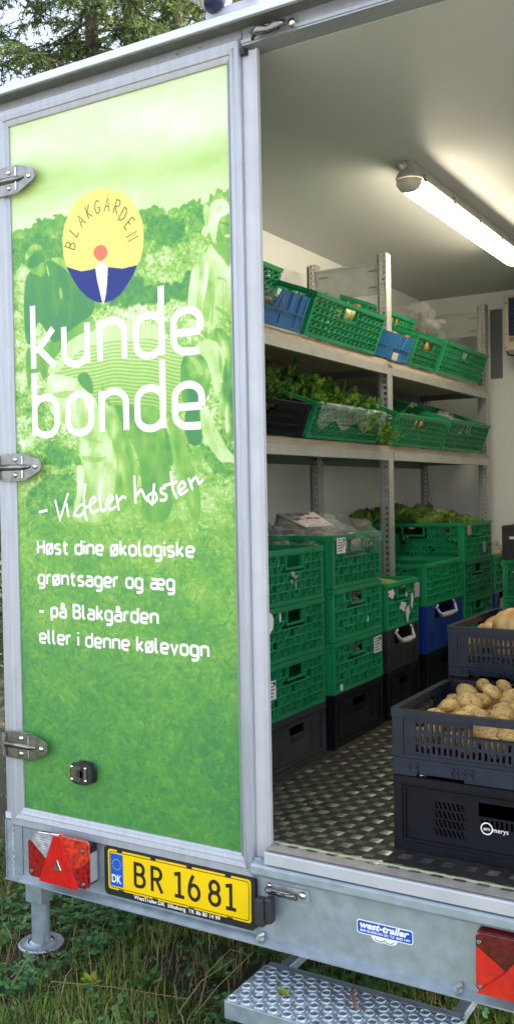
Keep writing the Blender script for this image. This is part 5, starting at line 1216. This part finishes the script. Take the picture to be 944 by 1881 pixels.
# celery bunches
def celery_mesh(seed, n=36, L=.17):
    rr = np.random.default_rng(seed); V = []; F = []; MI = []; k = 0
    lf = np.array([(0, 0, 0), (-.35, .25, .06), (-.62, .62, -.03), (-.28, .58, .05), (-.30, .92, -.02), (0, 1.15, .05), (.30, .92, -.02), (.28, .58, .05), (.62, .62, -.03), (.35, .25, .06), (0, .5, -.03)])
    lfF = [(10, i, i+1) for i in range(9)]+[(10, 9, 0)]
    for i in range(n):
        a = rr.uniform(0, 2*PI); el = rr.uniform(.25, 1.35); d = np.array([math.cos(a)*math.cos(el), math.sin(a)*math.cos(el), math.sin(el)]); l = L*rr.uniform(.6, 1.15)
        p0 = np.array([rr.uniform(-.03, .03), rr.uniform(-.03, .03), 0.]); side = np.cross(d, [0, 0, 1]); side /= np.linalg.norm(side)+1e-9; upv = np.cross(side, d)
        q = p0+d*l*.62; V.append(np.array([p0-side*.003, p0+side*.003, q+side*.0015, q-side*.0015])); F += [(k, k+1, k+2), (k, k+2, k+3)]; MI += [1, 1]; k += 4
        for j, (t, s, sc) in enumerate(((.5, 1, .7), (.5, -1, .7), (.72, 1, .85), (.72, -1, .85), (.92, .0, 1.1), (.85, .5, .8), (.85, -.5, .8), (.3, 1, .4))):
            o = p0+d*l*t; dir_ = d*.75+side*s*.85+rr.normal(0, .18, 3)+np.array([0, 0, -.15]); dir_ /= np.linalg.norm(dir_); sd = np.cross(dir_, upv+rr.normal(0, .25, 3)); sd /= np.linalg.norm(sd)+1e-9; nn = np.cross(sd, dir_)
            z_ = .022*sc*rr.uniform(.8, 1.25); V.append(o+z_*(lf[:, :1]*sd+lf[:, 1:2]*dir_+lf[:, 2:]*nn)); F += [tuple(x+k for x in f) for f in lfF]; MI += [0]*10; k += 11
    return npmesh('celery', np.concatenate(V), np.array(F), [celery_m, stalk_m], MI)
CEM = [celery_mesh(200+i) for i in range(4)]
cg = 'celery bunches spilling over the lower shelf crates'
cs = [(.14, .42, 1.30), (.26, .60, 1.31), (.14, .78, 1.33), (.28, .94, 1.33), (.13, 1.10, 1.36), (.28, 1.10, 1.34), (.41, 1.10, 1.29), (.14, 1.27, 1.36), (.29, 1.26, 1.33), (.42, 1.25, 1.28), (.15, 1.42, 1.33), (.30, 1.42, 1.31), (.43, 1.40, 1.27), (.20, .50, 1.33), (.33, .55, 1.30), (.20, .68, 1.34), (.34, .72, 1.32), (.22, .85, 1.36), (.36, .88, 1.32), (.20, 1.02, 1.36), (.34, 1.03, 1.33), (.46, 1.02, 1.27), (.20, 1.18, 1.37), (.35, 1.18, 1.33), (.47, 1.17, 1.27), (.22, 1.34, 1.35), (.36, 1.33, 1.31), (.48, 1.32, 1.26), (.24, 1.50, 1.32), (.38, 1.49, 1.29), (.49, 1.47, 1.255), (.40, 1.60, 1.27), (.50, 1.61, 1.25), (.53, 1.69, 1.22)]
for i, (x, y, z) in enumerate(cs):
    o = link('celery', CEM[i % 4], None, 0, (x, y, z-.018), (.1*(i % 3-1), .45, i*1.7)); s = (.90+.12*(i % 3)) if i < len(cs)-1 else .62; o.scale = (s, s, s); rw = ('wall', 'middle', 'front')[0 if x < .25 else 1 if x < .395 else 2]; kk = sorted([c[1] for c in cs if (c[0] < .25, c[0] < .395) == (x < .25, x < .395)]).index(y); tag(o, 'leafy celery bunch in the %s row on the lower shelf, %s from the door' % (rw, ORD[kk]), 'celery', cg)
# film folded over the celery crate
def drape(e, D, L, H, name):
    n, m_ = 22, 10; V = []; F = []
    for i in range(n+1):
        for j in range(m_+1):
            u = -L/2+.01+(L-.02)*i/n; t = j/m_; w_ = H+.006-(.085+.02*math.sin(i*.9))*t; x = D/2-.0+.008+.006*mnoise.noise(Vector((i*.7, j*.8, 1)))+(.0 if j else -.012)
            V.append((x, u, w_+.004*mnoise.noise(Vector((i, j, 4)))))
    for i in range(n):
        for j in range(m_): F.append((i*(m_+1)+j, (i+1)*(m_+1)+j, (i+1)*(m_+1)+j+1, i*(m_+1)+j+1))
    b = MB(); b.add(V, F); return b.build(name, film_heavy, None, smooth=True, loc=tuple(e.location), rot=tuple(e.rotation_euler))
tag(drape(M2, .36, .64, .140, 'film_liner'), 'crumpled clear film folded down over the front of the celery crate', 'plastic film')

# ================================================================== GROUND AND PLANTS
ZG = -.54
gm = mat('soil_and_moss', (.040, .030, .020), .95, 0, col2=(.030, .050, .014), scale=5, bump=.9, bscale=35)
N = 90; V = []; F = []
gx = np.concatenate([[-90, -40, -15, -6], np.linspace(-3, 5, 81), [8, 16, 40, 90]]); gy = np.concatenate([[-60, -25, -9, -4], np.linspace(-2, 6, 81), [9, 16, 40, 90]])
def gz(x, y): return ZG+.022*mnoise.noise(Vector((x*1.9, y*1.9, 0)))+.012*mnoise.noise(Vector((x*7, y*7, 3)))+.004*mnoise.noise(Vector((x*25, y*25, 3)))-.012
GZ = np.array([[gz(x, y) if abs(x) < 7 and abs(y) < 7 else ZG-.02 for y in gy] for x in gx])
VV = np.array([(x, y, GZ[i, j]) for i, x in enumerate(gx) for j, y in enumerate(gy)]); ny = len(gy)
FF = np.array([(i*ny+j, (i+1)*ny+j, (i+1)*ny+j+1, i*ny+j+1) for i in range(len(gx)-1) for j in range(ny-1)])
bounce_m = mat('pale_bounce_gravel', (.34, .31, .27), .95, 0, var=.2, scale=30, bump=.5, bscale=40)  # unseen pale ground added behind the camera to bounce sunlight into the trailer
b = MB(); n_ = 24
for i in range(n_):
    x0, x1 = -14+28*i/n_, -14+28*(i+1)/n_; b.add([(x0, -16, ZG+.006), (x1, -16, ZG+.006), (x1, -3.1+.25*math.sin((i+1)*1.1), ZG+.006), (x0, -3.1+.25*math.sin(i*1.1), ZG+.006)], [(0, 1, 2, 3)])
gy_ = b.build('bounce_ground', bounce_m); gy_['kind'] = 'structure'
g = link('ground', npmesh('ground', VV, FF, gm, smooth=True)); g['kind'] = 'structure'
def gzv(X, Y):
    xs = np.linspace(-3, 5, 81); ys = np.linspace(-2, 6, 81); G_ = GZ[4:85, 4:85]
    fx = np.clip((X+3)/.1, 0, 79.99); fy = np.clip((Y+2)/.1, 0, 79.99); i = fx.astype(int); j = fy.astype(int); a = fx-i; c = fy-j
    return G_[i, j]*(1-a)*(1-c)+G_[i+1, j]*a*(1-c)+G_[i, j+1]*(1-a)*c+G_[i+1, j+1]*a*c
grass_m = leafmat('grass_blade', (.06, .13, .016), (.22, .30, .06), scale=2.2, tr=.3)
dry_m = leafmat('dry_grass', (.16, .12, .05), (.34, .27, .13), scale=3, tr=.2)
clover_m = leafmat('clover_leaf', (.030, .11, .032), (.10, .24, .075), scale=3, tr=.25)
def scatter_xy(n, near=.75):
    """denser close to the back of the trailer"""
    a = rng.random(n) < near
    X = np.where(a, rng.uniform(-.9, 1.9, n), rng.uniform(-2.8, 3.6, n)); Y = np.where(a, rng.uniform(-.6, 1.3, n), rng.uniform(-1.9, 5.5, n)); return X, Y
def field(X, Y, s, o): return np.array([mnoise.noise(Vector((x*s, y*s, o))) for x, y in zip(X, Y)])
def blades(n, hmin, hmax, wd, m_, name, keep):
    X, Y = scatter_xy(n); k = keep(X, Y); X, Y = X[k], Y[k]; n = len(X); Z = gzv(X, Y)-.004
    a = rng.uniform(0, 2*PI, n); h = rng.uniform(hmin, hmax, n)*np.where(rng.random(n) < .08, 1.7, 1); lean = rng.uniform(.15, 1.1, n)*h; w_ = wd*rng.uniform(.6, 1.4, n); b_ = a+rng.normal(PI/2, .3, n)
    dx, dy = np.cos(a), np.sin(a); sx, sy = np.cos(b_)*w_, np.sin(b_)*w_
    P = np.zeros((n, 5, 3)); base = np.stack([X, Y, Z], 1)
    P[:, 0] = base+np.stack([-sx, -sy, 0*sx], 1); P[:, 1] = base+np.stack([sx, sy, 0*sx], 1); md = base+np.stack([dx*lean*.35, dy*lean*.35, h*.62], 1)
    P[:, 2] = md+np.stack([sx*.7, sy*.7, 0*sx], 1); P[:, 3] = md+np.stack([-sx*.7, -sy*.7, 0*sx], 1); P[:, 4] = base+np.stack([dx*lean, dy*lean, h*(1-.25*lean/h)], 1)
    k = np.arange(n)[:, None]*5; F = np.concatenate([k+np.array([0, 1, 2]), k+np.array([0, 2, 3]), k+np.array([3, 2, 4])], 1).reshape(-1, 3)
    o = link(name, npmesh(name, P.reshape(-1, 3), F, m_)); o['kind'] = 'stuff'; return o
def patch(X, Y): # clover mat on the left, bare soil spot beneath the beam
    c = field(X, Y, 1.6, 9); clover = (c+.55-.75*np.abs(X-.05)-.25*np.abs(Y-.45)) > .08
    soil = ((X-.55)**2/.10+(Y-.30)**2/.035+.9*field(X, Y, 6, 2)) < .85
    return clover, soil
def kg(X, Y): c, s = patch(X, Y); return (((X+.072)**2+(Y-.11)**2) > .0125) & (~s | (rng.random(len(X)) < .12)) & (~c | (rng.random(len(X)) < .28))
o = blades(80000, .020, .060, .0019, grass_m, 'grass', kg); tag(o, 'low green lawn grass around the back of the trailer', 'grass')
o = blades(5200, .04, .13, .0012, dry_m, 'dry_grass', lambda X, Y: rng.random(len(X)) < .8); tag(o, 'dry straw-coloured blades scattered through the lawn', 'dry grass')
def clovers(n):
    X, Y = scatter_xy(n, .85); c, s = patch(X, Y); k = (c & ~s) | (rng.random(n) < .08); k &= ((X+.072)**2+(Y-.11)**2) > .0145; X, Y = X[k], Y[k]; n = len(X); h = rng.uniform(.020, .070, n); Z = gzv(X, Y)+h; P = []; F = []; kk = 0
    lobe = np.array([(0, 0, 0), (-.42, .38, .05), (-.46, .78, .02), (-.2, 1.02, -.02), (0, .93, -.04), (.2, 1.02, -.02), (.46, .78, .02), (.42, .38, .05)])
    lf = [(0, i, i+1) for i in range(1, 7)]
    for x, y, z, s in zip(X, Y, Z, rng.uniform(.010, .021, n)):
        a0 = rng.uniform(0, 6.28); tx, ty = rng.normal(0, .28, 2)
        for q in range(3):
            a = a0+q*2.094; ca, sa = math.cos(a), math.sin(a); v = lobe*s; vx = v[:, 0]*ca-v[:, 1]*sa; vy = v[:, 0]*sa+v[:, 1]*ca; P.append(np.stack([x+vx, y+vy, z+v[:, 2]+vx*tx+vy*ty-.15*s*(lobe[:, 1])], 1)); F += [(kk+f[0], kk+f[1], kk+f[2]) for f in lf]; kk += 8
    o = link('clover', npmesh('clover', np.concatenate(P), np.array(F), clover_m)); o['kind'] = 'stuff'; return o
tag(clovers(13000), 'mat of green clover leaves around the corner steady', 'clover')
# broad-leaved weeds
wm = leafmat('weed_leaf', (.05, .14, .02), (.13, .27, .05), scale=8)
wy = leafmat('weed_leaf_yellow', (.16, .26, .02), (.34, .40, .04), scale=8)
def weed(x, y, n, L, W_, m_, lab, seed):
    rr = np.random.default_rng(seed); V = []; F = []; k = 0
    for i in range(n):
        v, f = leafpatch(L*rr.uniform(.7, 1.1), W_, -.10, W_*.08, seed*9+i, 5, 4); el = rr.uniform(.35, 1.0); a = i*2.4; y_ = v[:, 1]*math.cos(el)-v[:, 2]*math.sin(el); z = v[:, 1]*math.sin(el)+v[:, 2]*math.cos(el)
        V.append(np.stack([v[:, 0]*math.cos(a)-y_*math.sin(a), v[:, 0]*math.sin(a)+y_*math.cos(a), z], 1)); F.append(f+k); k += len(v)
    o = link('weed', npmesh('weed', np.concatenate(V), np.concatenate(F), m_, smooth=True), None, 0, (x, y, gz(x, y)+.005)); tag(o, lab, 'weed')
weed(.53, .28, 9, .085, .030, wm, 'broad-leaved green rosette between the soil patch and the step', 1)
weed(.24, .02, 12, .050, .028, wy, 'small yellow-green seedling below the left tail light', 2)
weed(.16, .30, 9, .060, .022, wm, 'upright narrow-leaved weed under the left end of the number plate', 3)
weed(.38, .12, 8, .075, .022, wm, 'green dandelion rosette in the grass in front of the plate', 4)
weed(-.05, -.10, 9, .05, .026, wm, 'leafy weed in the grass at the lower left corner', 5)
# dry stalks arching near the step
def stalk(pts, lab):
    b = MB(); b.tube(pts, [.0016, .0014, .0010, .0005][:len(pts)], 5); tag(b.build('dry_stalk', dry_m), lab, 'stalk')
stalk([(.60, .08, -.545), (.61, .12, -.44), (.66, .17, -.38), (.74, .16, -.375)], 'tall dry stalk bending over beside the step, left of its corner')
stalk([(.60, .06, -.545), (.66, .10, -.46), (.74, .17, -.37)], 'straight dry stalk leaning right beside the step')
stalk([(.56, .02, -.54), (.60, .10, -.46), (.68, .16, -.40)], 'short dry stalk crossing the others by the step')
stalk([(.15, -.06, -.50), (.35, .00, -.495), (.58, .06, -.50)], 'long fallen straw lying across the grass in front')
stalk([(.60, .30, -.545), (.62, .29, -.44), (.63, .28, -.33)], 'upright green-brown stalk behind the step corner')
# pebbles on the bare soil
pbm = mat('pebble', (.20, .19, .17), .9, 0, var=.2, scale=60, objrand=.3)
pm_ = [blob(300+i, .010, .008, .006, .2, 1.5, 1, pbm, 'pebble') for i in range(3)]
rr = random.Random(8)
for i in range(16):
    x, y = .56+rr.gauss(0, .17), .30+rr.gauss(0, .10); o = link('pebble', pm_[i % 3], None, 0, (x, y, gz(x, y)+.004), (0, 0, i)); s = rr.uniform(.5, 1.3); o.scale = (s, s, s); tag(o, 'small pale pebble on the bare soil under the beam', 'pebble', 'pebbles on the bare soil')

# ================================================================== FOLDING STEP
ST = empty('entrance_step', (1.12, -.01, -.35)); ST.parent = TR
def step_plate():
    x0, x1, y0, y1 = -.285, .290, -.118, .096; nx, ny_ = 14, 6; V = []; F = []; k = 0; cw, ch = (x1-x0)/nx, (y1-y0)/ny_; n = 16
    sq = []
    for i in range(n):
        a = 2*PI*i/n+PI/4*0; c, s = math.cos(a), math.sin(a); m_ = max(abs(c), abs(s)); sq.append((c/m_, s/m_))
    for i in range(nx):
        for j in range(ny_):
            for q in (0,):
                cx_ = x0+cw*(i+.5); cy_ = y0+ch*(j+.5); sh = (cw*.22 if j % 2 else -cw*.22)
                rings = [[(cx_+cw/2*s[0], cy_+ch/2*s[1], 0) for s in sq]]
                for r, z in ((.0155, .0), (.0148, .0030), (.0135, .0050), (.0118, .0046), (.0112, .0), (.0115, -.014)): rings.append([(cx_+sh+r*math.cos(2*PI*t/n), cy_+r*math.sin(2*PI*t/n), z) for t in range(n)])
                for r in rings: V += r
                for a in range(len(rings)-1):
                    for t in range(n): F.append((k+a*n+t, k+a*n+(t+1) % n, k+(a+1)*n+(t+1) % n, k+(a+1)*n+t))
                k += n*len(rings)
    return npmesh('tread', np.array(V), np.array(F), galv, smooth=True)
link('tread', step_plate(), ST)
# small half-size holes between the big ones are shallow dimples
b = MB()
for i in range(13):
    for j in range(6):
        x = -.285+.575/14*(i+1)+(.009 if j % 2 else -.009); y = -.118+.214/6*(j+.5); b.lathe((x, y, .0008), [(.0055, 0), (.0045, .0022), (.0028, .0024), (.0024, .0004), (.0001, .0002)], 8)
b.build('small_studs', galv, ST, smooth=True)['kind'] = 'stuff'
b = MB(); b.box(-.287, .292, -.1225, -.1185, -.045, .001); b.box(-.290, -.2855, -.118, .10, -.040, .001); b.box(.2905, .295, -.118, .10, -.040, .001); b.box(-.285, .290, .0965, .118, -.003, .001); b.box(-.285, .290, .1182, .121, -.040, .001); b.build('step_edge', galv, ST, bevel=.0015)
bx('end_cap', rubber, ST, -.297, -.2905, -.121, -.085, -.040, -.004, bevel=.003)
for x in (-.262, .250): bx('side_arm', galv, ST, x, x+.032, .0, .75, -.032, -.006, bevel=.002); bx('hanger', galv_dull, ST, x+.002, x+.03, .50, .54, -.005, .19)
tw = MB(); tw.tube([(1.112, .071, -.339), (1.124, .040, -.336), (1.146, .008, -.338), (1.166, -.022, -.338)], [.004, .006, .005, .0035], 6); tag(tw.build('twig', mat('twig_bark', (.16, .09, .05), .9, bump=.4), smooth=True), 'short brown twig lying on the perforated step', 'twig')
v, f = leafpatch(.045, .03, -.1, .004, 5, 4, 4); v[:, 2] += 0
tag(link('fallen_leaf', npmesh('fallen_leaf', v, f, wy, smooth=True), None, 0, (.972, -.045, -.341), (0, 0, 1.0)), 'small yellow-green leaf lying on the perforated step', 'leaf')

# ================================================================== TREES
needle_m = leafmat('fir_needles', (.030, .065, .020), (.16, .21, .055), scale=1.6, tr=.45)
needle_y = leafmat('yellowing_foliage', (.05, .09, .012), (.26, .26, .04), scale=1.8, tr=.45)  # yellow-green leaves of the deciduous tree
bark = mat('bark', (.07, .055, .045), .9, 0, var=.3, scale=14, bump=.8, bscale=30)
def crown(seed, z0, z1, R_, nl, m_, needle=.026, dens=1.0, droop=.35):
    rr = np.random.default_rng(seed); B = []; limbs = MB()
    for i in range(nl):
        t = (i+rr.random())/nl; z = z0+(z1-z0)*t; L = (R_*(1-t)**.8+.25)*rr.uniform(.65, 1.15); a = i*2.4+rr.uniform(-.4, .4)
        n = 9; s = np.linspace(0, 1, n); dr = droop*rr.uniform(.5, 1.4); pts = np.stack([np.cos(a)*L*s, np.sin(a)*L*s, z+.12*L*s-dr*L*s*s], 1); pts[:, :2] += np.cumsum(rr.normal(0, .02, (n, 2)), 0)
        limbs.tube([tuple(p) for p in pts], [max(.004, .028*L/2*(1-q)) for q in s], 4, caps=False)
        nt_ = int(L*30*dens)
        for j in range(nt_):
            u = rr.uniform(.15, 1); k = u*(n-1); i0 = min(n-2, int(k)); p = pts[i0]+(pts[i0+1]-pts[i0])*(k-i0); da = a+rr.choice([-1, 1])*rr.uniform(.4, 1.3); l = rr.uniform(.10, .34)*(1.15-u*.5)
            d = np.array([np.cos(da), np.sin(da), rr.uniform(-.75, .15)]); d /= np.linalg.norm(d); B.append((p, d, l))
    P0 = np.array([b_[0] for b_ in B]); D = np.array([b_[1] for b_ in B]); Ls = np.array([b_[2] for b_ in B]); K = 26
    T = rr.random((len(B), K)); base = P0[:, None]+D[:, None]*(T*Ls[:, None])[..., None]+np.array([0, 0, -1])*((T**2)*Ls[:, None]*.35)[..., None]
    nd = D[:, None]*.7+rr.normal(0, .62, (len(B), K, 3)); nd /= np.linalg.norm(nd, axis=2, keepdims=True); ln = needle*rr.uniform(.7, 1.4, (len(B), K, 1))
    sd = np.cross(nd, rr.normal(0, 1, (len(B), K, 3))); sd /= np.linalg.norm(sd, axis=2, keepdims=True)+1e-9; sd *= ln*.13
    tri = np.stack([base-sd, base+sd, base+nd*ln*1.3], 2).reshape(-1, 3); n_ = len(tri)//3
    # the bare twig itself
    tw_s = np.cross(D, [0.3, .2, 1.]); tw_s /= np.linalg.norm(tw_s, axis=1, keepdims=True); e = P0+D*Ls[:, None]+np.array([0, 0, -.35])*Ls[:, None]; twg = np.stack([P0-tw_s*.004, P0+tw_s*.004, e], 1).reshape(-1, 3)
    me = npmesh('crown', np.concatenate([tri, twg]), np.arange(len(tri)+len(twg)).reshape(-1, 3), [m_, bark], [0]*n_+[1]*(len(twg)//3))
    return me, limbs.mesh('limbs', bark)
def tree(x, y, cm, lm, H, r, lab, cat='tree', rz=0, s=1, name='conifer_tree'):
    e = empty(name, (x, y, ZG-.02), (0, 0, rz)); e.scale = (s, s, s); tag(e, lab, cat); t = MB(); t.tube([(0, 0, -.1), (.03, 0, H*.3), (-.03, .03, H*.6), (0, 0, H)], [r, r*.8, r*.5, .01], 10); t.build('trunk', bark, e, smooth=True)
    link('crown', cm, e); link('limbs', lm, e); return e
c1 = crown(1, 1.5, 9.5, 2.1, 190, needle_m, needle=.042, dens=.85); c2 = crown(2, 1.2, 8.5, 2.0, 170, needle_m, needle=.042, dens=.65, droop=.5); c3 = crown(3, 1.5, 9, 2.4, 110, needle_y, needle=.07, dens=.7, droop=.2)
(c1, l1), (c2, l2), (c3, l3) = c1, c2, c3
tree(-3.60, 4.70, c1, l1, 10, .12, 'dense dark fir rising behind the roof, left of the work light', 'fir tree', 0)
tree(-2.95, 5.20, c2, l2, 9, .10, 'fir with loose green sprays close to the left of the work light', 'fir tree', 2.1)
tree(-4.95, 4.10, c2, l2, 9, .10, 'sparse drooping fir at the left edge of the photo', 'fir tree', 4.0)
tree(-5.4, 7.6, c1, l1, 10, .13, 'farther fir showing between the two nearest ones', 'fir tree', 1.2, 1.1)
tree(-4.1, 8.6, c3, l3, 10, .12, 'yellowing deciduous tree showing behind the firs', 'tree', .6, 1.1, 'deciduous_tree')
tree(-8.2, 6.6, c2, l2, 9, .11, 'thin fir far to the left, mostly bare sky around it', 'fir tree', 3.1, 1.15)
tree(-.6, 8.4, c1, l1, 10, .13, 'fir standing behind the middle of the trailer', 'fir tree', 2.7)
tree(3.4, 8.2, c2, l2, 9, .12, 'fir standing behind the right side of the trailer', 'fir tree', 5.2)
# dark hedge shrub beside the trailer
def shrub(x, y, R_, H, m_, lab, n=9000, seed=0, dark=None):
    rr = np.random.default_rng(seed); P = rr.normal(0, 1, (n, 3)); P /= np.linalg.norm(P, axis=1, keepdims=True); P *= rr.uniform(.55, 1, (n, 1))**.5; P[:, :2] *= R_; P[:, 2] = P[:, 2]*H/2+H/2
    P += .12*np.sin(P[:, [1, 2, 0]]*6); d = rr.normal(0, 1, (n, 3)); d /= np.linalg.norm(d, axis=1, keepdims=True); s = np.cross(d, rr.normal(0, 1, (n, 3))); s /= np.linalg.norm(s, axis=1, keepdims=True); l = rr.uniform(.03, .06, (n, 1))
    V = np.stack([P-d*l/2, P+s*l*.28, P+d*l/2, P-s*l*.28], 1).reshape(-1, 3); e = empty('hedge_shrub', (x, y, ZG)); tag(e, lab, 'shrub'); link('crown', npmesh('crown', V, np.arange(4*n).reshape(-1, 4), m_), e)
    b = MB()
    for k in range(5): b.tube([(0, 0, 0), (.1*math.cos(k*1.3), .1*math.sin(k*1.3), H*.4), (R_*.5*math.cos(k*1.3), R_*.5*math.sin(k*1.3), H*.8)], [.02, .014, .004], 6)
    b.build('stem', bark, e)
hedge_m = leafmat('hedge_leaf', (.012, .03, .010), (.04, .075, .02), scale=3, tr=.2)
shrub(-2.6, 3.2, 1.0, 2.6, hedge_m, 'dark shrub just left of the trailer, behind the door edge', seed=4)
shrub(-4.2, 4.6, 1.3, 3.0, hedge_m, 'wider dark shrub further back on the left', seed=5)
shrub(-1.5, 5.6, 1.1, 2.2, hedge_m, 'low dark shrub behind the trailer front', seed=6)
